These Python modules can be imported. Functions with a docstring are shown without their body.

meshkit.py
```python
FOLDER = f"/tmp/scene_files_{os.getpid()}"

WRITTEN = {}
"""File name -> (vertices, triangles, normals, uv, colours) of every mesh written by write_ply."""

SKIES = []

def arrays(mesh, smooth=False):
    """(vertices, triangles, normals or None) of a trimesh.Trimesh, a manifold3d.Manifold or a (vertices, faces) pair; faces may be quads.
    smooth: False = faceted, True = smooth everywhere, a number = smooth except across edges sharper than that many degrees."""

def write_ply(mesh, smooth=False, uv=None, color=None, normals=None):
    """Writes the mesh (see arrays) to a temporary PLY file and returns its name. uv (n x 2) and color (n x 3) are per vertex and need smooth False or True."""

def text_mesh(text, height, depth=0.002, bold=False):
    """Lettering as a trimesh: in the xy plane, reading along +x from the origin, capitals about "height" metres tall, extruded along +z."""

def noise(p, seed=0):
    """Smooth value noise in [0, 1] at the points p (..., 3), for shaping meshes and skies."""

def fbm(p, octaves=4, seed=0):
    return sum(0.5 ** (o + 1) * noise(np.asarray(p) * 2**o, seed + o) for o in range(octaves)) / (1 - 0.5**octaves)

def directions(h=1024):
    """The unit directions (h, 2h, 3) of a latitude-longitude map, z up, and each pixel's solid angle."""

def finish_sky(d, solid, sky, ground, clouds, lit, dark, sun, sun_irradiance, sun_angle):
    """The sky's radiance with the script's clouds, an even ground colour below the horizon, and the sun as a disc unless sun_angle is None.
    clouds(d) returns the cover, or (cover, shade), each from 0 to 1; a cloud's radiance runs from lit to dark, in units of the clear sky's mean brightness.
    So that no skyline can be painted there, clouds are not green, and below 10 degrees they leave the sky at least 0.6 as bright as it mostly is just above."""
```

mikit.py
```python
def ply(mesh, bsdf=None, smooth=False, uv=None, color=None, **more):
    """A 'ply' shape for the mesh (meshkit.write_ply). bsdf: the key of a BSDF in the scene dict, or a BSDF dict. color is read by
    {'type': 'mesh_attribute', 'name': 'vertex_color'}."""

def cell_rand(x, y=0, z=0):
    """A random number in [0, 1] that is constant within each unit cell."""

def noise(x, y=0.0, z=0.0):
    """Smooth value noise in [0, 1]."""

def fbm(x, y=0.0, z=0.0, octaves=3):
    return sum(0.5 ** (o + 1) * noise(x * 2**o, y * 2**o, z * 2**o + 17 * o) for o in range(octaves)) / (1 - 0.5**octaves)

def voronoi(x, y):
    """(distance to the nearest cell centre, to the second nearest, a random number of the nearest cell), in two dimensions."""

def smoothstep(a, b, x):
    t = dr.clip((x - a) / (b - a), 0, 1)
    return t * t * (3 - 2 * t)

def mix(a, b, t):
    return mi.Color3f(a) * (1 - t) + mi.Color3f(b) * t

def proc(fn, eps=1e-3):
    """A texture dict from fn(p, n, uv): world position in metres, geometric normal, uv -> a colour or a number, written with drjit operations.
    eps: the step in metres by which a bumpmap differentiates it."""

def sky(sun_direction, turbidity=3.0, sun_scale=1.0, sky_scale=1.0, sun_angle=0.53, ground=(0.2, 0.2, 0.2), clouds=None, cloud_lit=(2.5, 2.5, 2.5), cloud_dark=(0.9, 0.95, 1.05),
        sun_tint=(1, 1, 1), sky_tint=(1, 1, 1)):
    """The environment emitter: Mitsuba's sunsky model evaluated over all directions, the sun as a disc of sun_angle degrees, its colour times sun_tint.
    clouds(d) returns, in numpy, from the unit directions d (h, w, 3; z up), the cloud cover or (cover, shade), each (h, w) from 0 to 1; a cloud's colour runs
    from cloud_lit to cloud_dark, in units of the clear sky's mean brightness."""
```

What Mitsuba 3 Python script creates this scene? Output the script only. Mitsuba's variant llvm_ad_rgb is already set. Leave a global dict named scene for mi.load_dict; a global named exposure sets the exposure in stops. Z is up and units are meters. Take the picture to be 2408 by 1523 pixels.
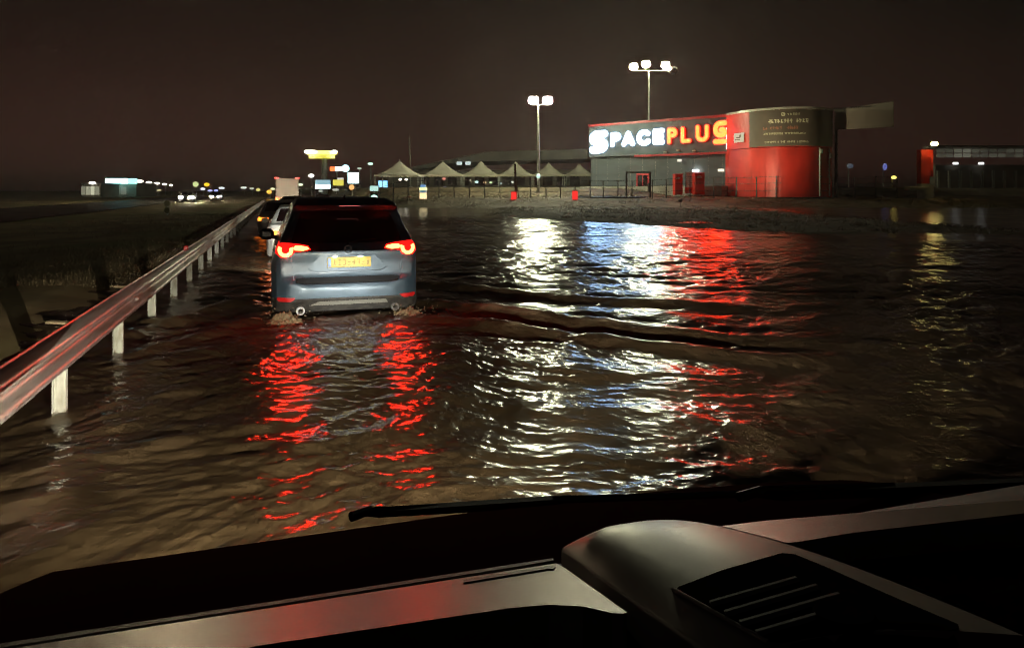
import math, random
import numpy as np, trimesh, manifold3d as m3, shapely
import shapely.geometry as sg
import shapely.affinity as sa
import drjit as dr
import mitsuba as mi
import mikit, meshkit

random.seed(7)
rng = np.random.default_rng(7)
T = mi.ScalarTransform4f
scene, labels = {}, {}

# ------------------------------------------------------------------ camera, sky, exposure
# world: x = across the road to the right, y = along the road, z = up, z = 0 is the flood's surface
EYE, YAW, FOC = 1.58, math.atan(0.3237), 1700.0      # FOC, CX, HY in pixels of a 2408 px wide picture
CX, HY = 1204.0, 448.0
FW = np.array([math.sin(YAW), math.cos(YAW), 0.0])
RT = np.array([math.cos(YAW), -math.sin(YAW), 0.0])
UP = np.array([0, 0, 1.0])
scene['camera'] = {'type': 'perspective', 'fov': math.degrees(2 * math.atan(1204 / FOC)), 'fov_axis': 'x',
                   'principal_point_offset_x': 0.0, 'principal_point_offset_y': (761.5 - HY) / 1523.0,
                   'near_clip': 0.02, 'far_clip': 4000.0,
                   'to_world': T().look_at(origin=[0, 0, EYE], target=[float(FW[0]), float(FW[1]), EYE], up=[0, 0, 1])}
exposure = 4.0                 # a night exposure; K keeps the lamps' figures in picture units
K = 1 / 16
SKY_SCALE = 0.0007 * K


def night(d):
    # the town's glow lies along the road ahead and dies away upwards
    az = d[..., 1] / np.maximum(np.hypot(d[..., 0], d[..., 1]), 1e-6)
    n = meshkit.fbm(d * np.array([2.2, 2.2, 5.0]), 4, seed=3)
    shade = 0.02 + 2.15 * np.clip(d[..., 2], 0, 1) ** 0.72 + 0.55 * (1 - az) + 0.30 * (n - 0.5)
    return np.ones(d.shape[:2]), np.clip(shade, 0, 1)


scene['sky'] = mikit.sky((0.2, 0.5, 0.8), turbidity=3, sun_scale=0.0, sky_scale=SKY_SCALE, clouds=night,
                         cloud_lit=(700, 270, 205), cloud_dark=(6, 7, 11), ground=(0.05, 0.05, 0.05))
scene['sky']['sampling_weight'] = 6.0


def W(xc, d, z):
    """camera-frame metres (right, ahead, height) -> world"""
    p = RT * xc + FW * d
    return np.array([p[0], p[1], z])


def at(px, py, d):
    return W((px - CX) / FOC * d, d, EYE - (py - HY) / FOC * d)


def on_z(px, py, z):
    return at(px, py, (EYE - z) * FOC / (py - HY))


# ------------------------------------------------------------------ materials
def rgb(*c):
    return {'type': 'rgb', 'value': [float(x) for x in c]}


P = mikit.proc
nz, fb, ss, mix = mikit.noise, mikit.fbm, mikit.smoothstep, mikit.mix


def lum(c):
    return rgb(*[x * K for x in c])


def mat(name, color, rough=0.5, metal=0.0, spec=0.5, two=True, **kw):
    b = {'type': 'principled', 'base_color': color if isinstance(color, dict) else rgb(*color), 'roughness': rough, 'metallic': metal, 'specular': spec, **kw}
    scene[name] = {'type': 'twosided', 'nested': b} if two else b
    return name


def dirty(a, b, k, th=(0.35, 0.75)):
    return P(lambda p, n, uv: mix(a, b, ss(th[0], th[1], fb(p.x * k, p.y * k, p.z * k, 4))))


mat('m_black', (0.012, 0.011, 0.011), 0.45)
mat('m_rubber', (0.018, 0.018, 0.018), 0.8)
mat('m_dash', dirty((0.016, 0.013, 0.013), (0.022, 0.018, 0.018), 900), 0.55)
mat('m_slat', (0.20, 0.19, 0.18), 0.5)
scene['m_pit'] = {'type': 'twosided', 'nested': {'type': 'diffuse', 'reflectance': rgb(0.016, 0.015, 0.015)}}
scene['m_recess'] = {'type': 'twosided', 'nested': {'type': 'diffuse', 'reflectance': rgb(0.03, 0.03, 0.032)}}
mat('m_vent', (0.010, 0.010, 0.010), 0.38, spec=0.4)
scene['m_hood'] = {'type': 'twosided', 'nested': {'type': 'diffuse', 'reflectance': rgb(0.03, 0.010, 0.010)}}
scene['m_satin'] = {'type': 'blendbsdf', 'weight': 0.42,
                    'a': {'type': 'twosided', 'n': {'type': 'roughconductor', 'alpha': P(lambda p, n, uv: 0.12 + 0.04 * nz(p.x * 800, p.y * 800, p.z * 800)), 'distribution': 'ggx', 'specular_reflectance': rgb(0.42, 0.40, 0.39)}},
                    'b': {'type': 'twosided', 'n': {'type': 'principled', 'base_color': rgb(0.46, 0.44, 0.42), 'roughness': 0.55, 'metallic': 0.35}}}
scene['m_satin_dark'] = {'type': 'blendbsdf', 'weight': 0.25,
                         'a': {'type': 'twosided', 'n': {'type': 'roughconductor', 'alpha': P(lambda p, n, uv: 0.12 + 0.05 * nz(p.x * 800, p.y * 800, p.z * 800)), 'distribution': 'ggx', 'specular_reflectance': rgb(0.38, 0.34, 0.33)}},
                         'b': {'type': 'twosided', 'n': {'type': 'principled', 'base_color': rgb(0.19, 0.175, 0.17), 'roughness': 0.55, 'metallic': 0.35}}}
mat('m_paint_blue', (0.060, 0.098, 0.135), 0.42, 0.25, clearcoat=0.35, clearcoat_gloss=0.9)
mat('m_paint_white', (0.70, 0.72, 0.68), 0.35, clearcoat=0.6)
mat('m_paint_grey', (0.20, 0.20, 0.21), 0.35, 0.3, clearcoat=0.6)
mat('m_paint_dark', (0.04, 0.038, 0.04), 0.3, clearcoat=0.8)
mat('m_glass_dark', (0.020, 0.010, 0.010), 0.08, spec=0.6)
mat('m_clad', dirty((0.035, 0.033, 0.030), (0.06, 0.054, 0.045), 14), 0.6)
mat('m_skid', (0.24, 0.23, 0.20), 0.45, 0.2)
mat('m_chrome', (0.75, 0.75, 0.74), 0.15, 1.0)
mat('m_red_lens', (0.55, 0.012, 0.010), 0.12, clearcoat=1.0)
mat('m_plate', (0.80, 0.56, 0.07), 0.4)
mat('m_plate_blue', (0.25, 0.40, 0.75), 0.4)
mat('m_plate_mark', (0.42, 0.28, 0.05), 0.5)
mat('m_steel', P(lambda p, n, uv: mix((0.44, 0.42, 0.40), (0.27, 0.23, 0.20), ss(0.35, 0.8, fb(p.x * 9, p.y * 1.3, p.z * 14, 4)))), 0.36, 0.75)
mat('m_post', P(lambda p, n, uv: mix(mix((0.44, 0.45, 0.40), (0.24, 0.23, 0.18), ss(0.3, 0.8, fb(p.x * 20, p.y * 20, p.z * 5, 4))),
                                    (0.16, 0.12, 0.07), ss(0.07, 0.015, p.z + 0.05 * nz(p.x * 60, p.y * 60, 0)))), 0.55, 0.1)
mat('m_reflector', (0.60, 0.015, 0.015), 0.2, clearcoat=1.0)
mat('m_wall_grey', P(lambda p, n, uv: mix((0.110, 0.130, 0.145), (0.090, 0.105, 0.115), ss(0.3, 0.8, fb(p.x * 0.7, p.y * 0.7, p.z * 1.4, 4)))), 0.5, 0.1)
mat('m_wall_red', P(lambda p, n, uv: mix((0.60, 0.032, 0.018), (0.48, 0.026, 0.016), ss(0.3, 0.8, fb(p.x * 0.9, p.y * 0.9, p.z * 0.35, 4)))), 0.42)
mat('m_trim_red', (0.55, 0.06, 0.07), 0.4)
mat('m_panel_dark', P(lambda p, n, uv: mix((0.125, 0.105, 0.075), (0.100, 0.085, 0.062), fb(p.x * 1.1, p.y * 1.1, p.z * 1.1, 3))), 0.5)
mat('m_coping', (0.55, 0.56, 0.48), 0.4, 0.2)
mat('m_text_pale', (0.62, 0.62, 0.42), 0.5)
mat('m_text_orange', (0.42, 0.16, 0.09), 0.5)
mat('m_notice', (0.55, 0.60, 0.62), 0.5)
mat('m_concrete', dirty((0.42, 0.41, 0.36), (0.28, 0.27, 0.23), 1.3), 0.7)
mat('m_fence', (0.05, 0.05, 0.045), 0.6)
mat('m_pole', dirty((0.42, 0.44, 0.38), (0.32, 0.33, 0.29), 3), 0.4, 0.3)
scene['m_canvas'] = {'type': 'twosided', 'nested': {'type': 'principled', 'base_color': dirty((0.86, 0.82, 0.66), (0.76, 0.72, 0.57), 0.9), 'roughness': 0.8}}
mat('m_roof', dirty((0.34, 0.33, 0.30), (0.26, 0.25, 0.23), 0.4), 0.55, 0.2)
mat('m_far_wall', dirty((0.22, 0.20, 0.17), (0.15, 0.14, 0.12), 0.5), 0.7)
mat('m_board_grey', P(lambda p, n, uv: mix((0.23, 0.21, 0.16), (0.19, 0.175, 0.135), fb(p.x * 0.8, p.y * 0.8, p.z * 0.8, 3))), 0.7)
mat('m_wood', dirty((0.10, 0.075, 0.05), (0.06, 0.045, 0.03), 5), 0.8)
mat('m_box', (0.60, 0.52, 0.42), 0.6)
mat('m_lamp_off', (0.5, 0.5, 0.45), 0.4)
mat('m_bark', (0.05, 0.04, 0.03), 0.9)
mat('m_leaf', (0.045, 0.06, 0.03), 0.7)
mat('m_grass', P(lambda p, n, uv: (1 - 0.5 * ss(3.0, 9.0, p.x)) * mix((0.20, 0.15, 0.08), (0.13, 0.10, 0.05), nz(p.x * 3, p.y * 3, 0))), 0.8)  # verge blades lightened with the ground, bank blades darker
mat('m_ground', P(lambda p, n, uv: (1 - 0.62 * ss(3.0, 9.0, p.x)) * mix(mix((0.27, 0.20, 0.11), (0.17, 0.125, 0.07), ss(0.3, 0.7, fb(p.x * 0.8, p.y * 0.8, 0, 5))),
                                      (0.17, 0.15, 0.065), ss(0.45, 0.75, fb(p.x * 0.27 + 9, p.y * 0.27, 0, 3)))), 0.85)  # verge colour lightened for missing veil light, right bank darkened against its lamps
mat('m_debris', (0.55, 0.44, 0.27), 0.6)
mat('m_splash', dirty((0.34, 0.27, 0.16), (0.20, 0.15, 0.09), 7), 0.35)


def water_color(p, n, uv):
    base = mix((0.075, 0.051, 0.029), (0.115, 0.080, 0.046), ss(0.3, 0.75, fb(p.x * 0.9, p.y * 0.9, 0, 4)))
    foam = ss(0.035, 0.105, p.z + 0.03 * (fb(p.x * 9, p.y * 9, 0, 3) - 0.5)) * ss(0.42, 0.7, fb(p.x * 3.1 + 4, p.y * 3.1, 0, 4))
    return mix(base, (0.38, 0.32, 0.21), 0.8 * foam)


scene['m_water_face'] = {'type': 'roughplastic', 'distribution': 'ggx', 'alpha': 0.022, 'int_ior': 1.333, 'diffuse_reflectance': P(water_color), 'nonlinear': False}
scene['m_water'] = {'type': 'bumpmap', 'scale': 1.0, 'arbitrary': P(lambda p, n, uv: 0.0048 * fb(p.x * 17 + 1.5 * nz(p.x * 4, p.y * 4), p.y * 17, 0, 3), eps=0.004), 'bsdf': scene.pop('m_water_face')}
scene['m_wet_road'] = {'type': 'roughplastic', 'distribution': 'ggx', 'alpha': 0.11, 'int_ior': 1.333, 'diffuse_reflectance': dirty((0.05, 0.045, 0.035), (0.03, 0.027, 0.022), 0.7)}
scene['m_puddle'] = {'type': 'roughplastic', 'distribution': 'ggx', 'alpha': 0.20, 'int_ior': 1.333, 'diffuse_reflectance': rgb(0.04, 0.035, 0.025)}


# ------------------------------------------------------------------ helpers
def num(key):
    if key not in scene and key not in labels and not any(k.startswith(key + '__') for k in scene):
        return key
    i = 1
    while True:
        k = f'{key}_{i:03d}'
        if k not in scene and k not in labels and not any(q.startswith(k + '__') for q in scene):
            return k
        i += 1


def thing(name, label, cat, group=None):
    key = num(name)
    labels[key] = {'label': label, 'category': cat}
    if group:
        labels[key]['group'] = group
    return key


def put(key, mesh, bsdf, smooth=30, emit=None, w=0.05, label=None, kind=None, m=None):
    key = num(key)
    d = mikit.ply(mesh, bsdf, smooth=smooth)
    if emit is not None:
        d['emitter'] = {'type': 'area', 'radiance': lum(emit), 'sampling_weight': float(w)}
    if m is not None:
        d['to_world'] = m
    scene[key] = d
    if label or kind:
        labels[key] = {}
        if label:
            labels[key]['label'] = label
        if kind:
            labels[key]['kind'] = kind
    return key


def tm(mf):
    q = mf.to_mesh()
    return trimesh.Trimesh(np.array(q.vert_properties[:, :3]), np.array(q.tri_verts), process=False)


def mf(mesh):
    return m3.Manifold(m3.Mesh(np.ascontiguousarray(mesh.vertices, np.float32), np.ascontiguousarray(mesh.faces, np.uint32)))


def box(c, s, rot=None):
    b = trimesh.creation.box(extents=s)
    if rot is not None:
        b.apply_transform(trimesh.transformations.rotation_matrix(rot, [0, 0, 1]))
    b.apply_translation(c)
    return b


def rbox(c, s, r=0.03, rot=0.0):
    h = [max(x / 2 - r, 1e-4) for x in s]
    pts = []
    for sx in (-1, 1):
        for sy in (-1, 1):
            for sz in (-1, 1):
                for k in range(3):
                    v = [sx * h[0], sy * h[1], sz * h[2]]
                    v[k] += (sx, sy, sz)[k] * r
                    pts.append(v)
    b = trimesh.convex.convex_hull(np.array(pts))
    if rot:
        b.apply_transform(trimesh.transformations.rotation_matrix(rot, [0, 0, 1]))
    b.apply_translation(c)
    return b


def tube(a, b, r0, r1=None, n=12):
    a, b = np.asarray(a, float), np.asarray(b, float)
    r1 = r0 if r1 is None else r1
    d = b - a
    L = np.linalg.norm(d)
    if L < 1e-4:
        d, L = np.array([0, 0, 0.01]), 0.01
    c = trimesh.creation.revolve(np.array([[0, 0], [r0, 0], [r1, L], [0, L]]), sections=n)
    z = d / L
    x = np.cross(z, [0, 0, 1.0] if abs(z[2]) < 0.9 else [1.0, 0, 0])
    x /= np.linalg.norm(x)
    M = np.eye(4)
    M[:3, 0], M[:3, 1], M[:3, 2], M[:3, 3] = x, np.cross(z, x), z, a
    c.apply_transform(M)
    return c


def join(ms):
    return trimesh.util.concatenate(ms)


def frame(o, xd, zd=(0, 0, 1)):
    """matrix taking local (x along xd, y = up, z = out of the wall) to world"""
    x = np.asarray(xd, float) / np.linalg.norm(xd)
    y = np.asarray(zd, float)
    z = np.cross(x, y)
    M = np.eye(4)
    M[:3, 0], M[:3, 1], M[:3, 2], M[:3, 3] = x, y, z, o
    return M


def extr(poly, depth):
    ms = [trimesh.creation.extrude_polygon(g, depth, engine='earcut') for g in getattr(poly, 'geoms', [poly])]
    return join(ms)


def prism_xz(poly, y0, y1):
    """polygon in (x, z) extruded along y, as Manifold"""
    c = m3.CrossSection([np.array(poly, float)], m3.FillRule.NonZero)
    return c.extrude(y1 - y0).rotate([90, 0, 0]).translate([0, y1, 0])


def mbox(x0, x1, y0, y1, z0, z1):
    return m3.Manifold.cube([x1 - x0, y1 - y0, z1 - z0]).translate([x0, y0, z0])


# ------------------------------------------------------------------ water surface
def waves(x, y):
    r = np.random.default_rng(21)
    h = np.zeros_like(x)
    wx = x + 0.25 * np.sin(0.9 * y + 0.5 * x) + 0.12 * np.sin(2.3 * x - 1.7 * y)
    wy = y + 0.25 * np.sin(0.8 * x - 0.4 * y) + 0.10 * np.sin(2.9 * y + 1.3 * x)
    patch = 0.20 + 1.5 * meshkit.fbm(np.stack([x * 0.22, y * 0.22, 0 * x], -1), 3, seed=5)
    dist = np.hypot(x, y)
    lam = np.concatenate([np.geomspace(0.055, 0.34, 34), np.geomspace(0.36, 1.1, 18), np.geomspace(1.3, 3.6, 7)])
    for i, L in enumerate(lam):
        main = math.pi / 2 - YAW * 0.35 if i % 3 else math.pi / 2 + 0.75
        th = main + r.normal(0, 0.45 if L > 1.2 else 0.75)
        slope = 0.034 if L < 0.35 else (0.029 if L < 1.2 else 0.014)
        k = 2 * math.pi / L
        a = slope / k
        ph = r.uniform(0, 6.283)
        fade = np.clip(1.35 - dist / (110.0 * L + 14), 0, 1) if L < 0.32 else 1.0
        s = np.sin(k * (wx * math.cos(th) + wy * math.sin(th)) + ph)
        h += a * fade * (s + 0.28 * (s * s - 0.5)) * (patch if L < 1.2 else 1.0)
    return h


RIDGES = [  # (points of the crest on the water, height, half width)
    ([(2.0, 12.6), (2.6, 11.6), (3.6, 10.4), (4.9, 9.1), (6.6, 7.9)], 0.085, 0.26),
    ([(1.85, 10.4), (2.6, 9.2), (3.5, 7.9), (4.6, 6.7), (6.4, 5.4)], 0.095, 0.24),
    ([(1.75, 9.0), (2.5, 8.0), (3.2, 7.1), (4.2, 6.0), (5.4, 5.2)], 0.06, 0.17),
    ([(-0.05, 12.1), (-0.7, 10.5), (-1.5, 9.1), (-2.2, 8.1)], 0.05, 0.20),
    ([(-0.05, 10.0), (-0.6, 8.9), (-1.3, 7.8), (-2.0, 6.9)], 0.04, 0.16),
    ([(-0.42, 2.25), (-0.75, 2.65), (-1.15, 2.95), (-1.6, 3.1)], 0.07, 0.11),
    ([(-0.50, 1.75), (-0.80, 2.15), (-1.15, 2.45), (-1.6, 2.6)], 0.07, 0.10),
]


def wake(x, y):
    h = np.zeros_like(x)
    for pts, H, Wd in RIDGES:
        line = np.array(pts)
        best, par = np.full(x.shape, 1e9), np.zeros(x.shape)
        side = np.zeros(x.shape)
        seg = np.linalg.norm(np.diff(line, axis=0), axis=1)
        cum = np.concatenate([[0], np.cumsum(seg)])
        for i in range(len(line) - 1):
            a, b = line[i], line[i + 1]
            t = np.clip(((x - a[0]) * (b[0] - a[0]) + (y - a[1]) * (b[1] - a[1])) / seg[i] ** 2, 0, 1)
            dx, dy = x - a[0] - t * (b[0] - a[0]), y - a[1] - t * (b[1] - a[1])
            dd = np.hypot(dx, dy)
            m = dd < best
            best = np.where(m, dd, best)
            par = np.where(m, (cum[i] + t * seg[i]) / cum[-1], par)
        wob = 1 + 0.5 * (meshkit.fbm(np.stack([x * 1.7, y * 1.7, 0 * x + H * 50], -1), 3, seed=9) - 0.5) * 2
        env = np.clip(par / 0.12, 0, 1) * np.clip((1 - par) / 0.35, 0, 1) * (1 - 0.35 * par)
        h += H * wob * env * (np.exp(-(best / Wd) ** 2) - 0.35 * np.exp(-((best - 1.9 * Wd) / Wd) ** 2))
    # churned water behind the car ahead
    r2 = ((x - 0.85) / 0.9) ** 2 + ((y - 8.9) / 0.55) ** 2
    n = meshkit.fbm(np.stack([x * 4, y * 4, 0 * x], -1), 4, seed=2) - 0.5
    h += 0.14 * n * np.exp(-r2)
    return h


def land_strip(x, y):
    """1 on the half drowned strip of ground before the bank"""
    xc, d = x * RT[0] + y * RT[1], x * FW[0] + y * FW[1]
    edge = np.maximum(41.0 - 1.55 * np.maximum(xc, -6), 24.5) + 3.0 * (meshkit.fbm(np.stack([x * 0.25, y * 0.25, 0 * x], -1), 3, seed=31) - 0.5)
    st = lambda a, b, v: np.clip((v - a) / (b - a), 0, 1)
    return st(-1.0, 2.0, d - edge) * st(-6, 0, xc) * (1 - st(19, 25, xc))


def build_water():
    fine = np.linspace(-0.78, 0.78, 801)
    coarse = np.concatenate([np.linspace(-math.pi, -0.80, 40), fine, np.linspace(0.80, math.pi, 40)])
    rad = [1.35]
    while rad[-1] < 9:
        rad.append(rad[-1] + max(0.010, rad[-1] * 0.0043))
    while rad[-1] < 40:
        rad.append(rad[-1] + 0.055 + 0.0026 * (rad[-1] - 9))
    while rad[-1] < 75:
        rad.append(rad[-1] + 0.25)
    while rad[-1] < 1500:
        rad.append(rad[-1] * 1.12)
    rad = np.array(rad)
    A, R = np.meshgrid(coarse, rad)
    x = R * np.sin(A + YAW)
    y = R * np.cos(A + YAW)
    z = waves(x, y) + wake(x, y)
    z = np.where(R > 120, 0.0, z)
    xc, dd = x * RT[0] + y * RT[1], x * FW[0] + y * FW[1]
    z = z * (1 - 0.80 * np.clip((dd - np.maximum(43.0 - 1.55 * np.maximum(xc, 0), 15.0)) / 4, 0, 1))
    z = np.where(np.abs(A) > 0.9, z * 0.3, z)
    v = np.stack([x, y, z], -1).reshape(-1, 3)
    v = np.vstack([v, [[0, 0, 0]]])
    nr, na = A.shape
    i, j = np.meshgrid(np.arange(nr - 1), np.arange(na - 1), indexing='ij')
    q = i * na + j
    f = np.concatenate([np.stack([q, q + 1, q + na], -1).reshape(-1, 3), np.stack([q + 1, q + na + 1, q + na], -1).reshape(-1, 3)])
    c = len(v) - 1
    jj = np.arange(na - 1)
    f = np.vstack([f, np.stack([jj * 0 + c, jj + 1, jj], -1)])
    f = f[:, ::-1]
    m = trimesh.Trimesh(v, f, process=False)
    if m.face_normals[:, 2].mean() < 0:
        m = trimesh.Trimesh(v, f[:, ::-1], process=False)
    return m


put('flood_water', build_water(), 'm_water', smooth=True, kind='structure', label='brown rippled flood water covering the road, with wake ridges behind the car')


# ------------------------------------------------------------------ ground: median on the left, road bed under water, bank on the right
def ground_z(x, y):
    d = x * FW[0] + y * FW[1]
    n = meshkit.fbm(np.stack([x * 0.35, y * 0.35, 0 * x], -1), 4, seed=11) - 0.5
    z = np.full(x.shape, -0.35)
    left = np.interp(-x, [1.75, 2.35, 3.2, 5, 9, 12, 21, 24], [-0.35, -0.02, 0.08, 0.10, 0.02, 0.06, 0.06, 0.2])
    z = np.where(x < -1.75, left + 0.10 * n * np.clip((-x - 2) / 2, 0, 1), z)
    right = np.interp(d, [63, 66.5, 73, 84, 88, 95, 400], [-0.35, 0.02, 0.75, 1.0, 1.85, 2.0, 2.4])
    edge = np.clip((x - 9.0) / 3.0, 0, 1)
    z = np.where(x > 9, -0.35 + (right + 0.35 + 0.12 * n * (d > 66)) * edge, z)
    z = np.where((x > 3) & (d < 70), np.maximum(z, -0.35 + 0.39 * land_strip(x, y) + 0.16 * n * land_strip(x, y)), z)
    return z


def build_ground():
    gx = np.concatenate([-np.geomspace(1500, 30, 24), np.arange(-29, -8, 1.0), np.arange(-8, -1.4, 0.12), np.arange(-1.2, 9, 2.0), np.arange(9, 100, 0.9), np.geomspace(101, 1500, 22)])
    gy = np.concatenate([-np.geomspace(1500, 6, 14), np.arange(-5, 30, 0.25), np.arange(30, 125, 0.8), np.geomspace(126, 2500, 26)])
    X, Y = np.meshgrid(gx, gy)
    Z = ground_z(X, Y)
    v = np.stack([X, Y, Z], -1).reshape(-1, 3)
    na = len(gx)
    i, j = np.meshgrid(np.arange(len(gy) - 1), np.arange(na - 1), indexing='ij')
    q = i * na + j
    f = np.concatenate([np.stack([q, q + 1, q + na], -1).reshape(-1, 3), np.stack([q + 1, q + na + 1, q + na], -1).reshape(-1, 3)])
    return trimesh.Trimesh(v, f, process=False)


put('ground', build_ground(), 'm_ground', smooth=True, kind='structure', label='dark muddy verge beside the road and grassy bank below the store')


def gz(x, y):
    return float(ground_z(np.array([x]), np.array([y]))[0])


def blades(pts, hmin, hmax, w):
    n = len(pts)
    a = rng.uniform(0, 6.283, n)
    h = rng.uniform(hmin, hmax, n)
    lean = rng.normal(0, 0.35, (n, 2)) * h[:, None]
    ww = np.stack([np.cos(a), np.sin(a), 0 * a], -1) * w
    base = np.asarray(pts)
    top = base + np.stack([lean[:, 0], lean[:, 1], h], -1)
    v = np.stack([base - ww, base + ww, top], 1).reshape(-1, 3)
    return trimesh.Trimesh(v, np.arange(3 * n).reshape(-1, 3), process=False)


def scatter(x, y, clump, need):
    keep = meshkit.fbm(np.stack([x * clump, y * clump, 0 * x + 0.3], -1), 2, seed=4) > rng.uniform(0.3, 0.62, len(x))
    x, y = np.repeat(x[keep], 6), np.repeat(y[keep], 6)
    x, y = x + rng.normal(0, 0.10, len(x)), y + rng.normal(0, 0.10, len(x))
    return np.column_stack([x, y, ground_z(x, y) - 0.02])[:need]


gl = scatter(-2.3 - rng.exponential(2.6, 9000), 13.0 + 38 * rng.uniform(size=9000) ** 1.3, 0.6, 12000)
xc_, d_ = rng.uniform(-14, 46, 9000), rng.uniform(66, 86, 9000)
gr = scatter(xc_ * RT[0] + d_ * FW[0], xc_ * RT[1] + d_ * FW[1], 0.3, 14000)
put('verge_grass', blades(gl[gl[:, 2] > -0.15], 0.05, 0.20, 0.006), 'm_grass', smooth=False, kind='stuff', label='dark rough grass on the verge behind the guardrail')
gr = gr[(gr[:, 0] > 10) & (gr[:, 2] > -0.05)]
xs_, ds_ = rng.uniform(-6, 26, 16000), rng.uniform(20, 66, 16000)
fl_ = scatter(xs_ * RT[0] + ds_ * FW[0], xs_ * RT[1] + ds_ * FW[1], 0.5, 40000)
fl_ = fl_[(land_strip(fl_[:, 0], fl_[:, 1]) > 0.6) & (fl_[:, 0] > 3)][:16000]
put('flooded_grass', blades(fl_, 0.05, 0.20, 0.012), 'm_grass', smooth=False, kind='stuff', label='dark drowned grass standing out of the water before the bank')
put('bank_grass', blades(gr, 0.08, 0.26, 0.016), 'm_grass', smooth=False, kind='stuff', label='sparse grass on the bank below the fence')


wr = []
for y in np.arange(20, 230, 2.0):
    wr.append(y)
wr = np.array(wr)
xx = np.linspace(-21.5, -12.0, 24)
X_, Y_ = np.meshgrid(xx, wr)
Z_ = 0.15 + 0.05 * (meshkit.fbm(np.stack([X_ * 0.5, Y_ * 0.2, 0 * X_], -1), 3, seed=41) - 0.5)
q_ = (np.arange(len(wr) - 1)[:, None] * 24 + np.arange(23)[None]).ravel()
put('wet_road', trimesh.Trimesh(np.stack([X_, Y_, Z_], -1).reshape(-1, 3), np.vstack([np.stack([q_, q_ + 1, q_ + 25], -1), np.stack([q_, q_ + 25, q_ + 24], -1)]), process=False), 'm_wet_road', smooth=True, kind='structure', label='wet road of the oncoming traffic beyond the verge')


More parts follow.
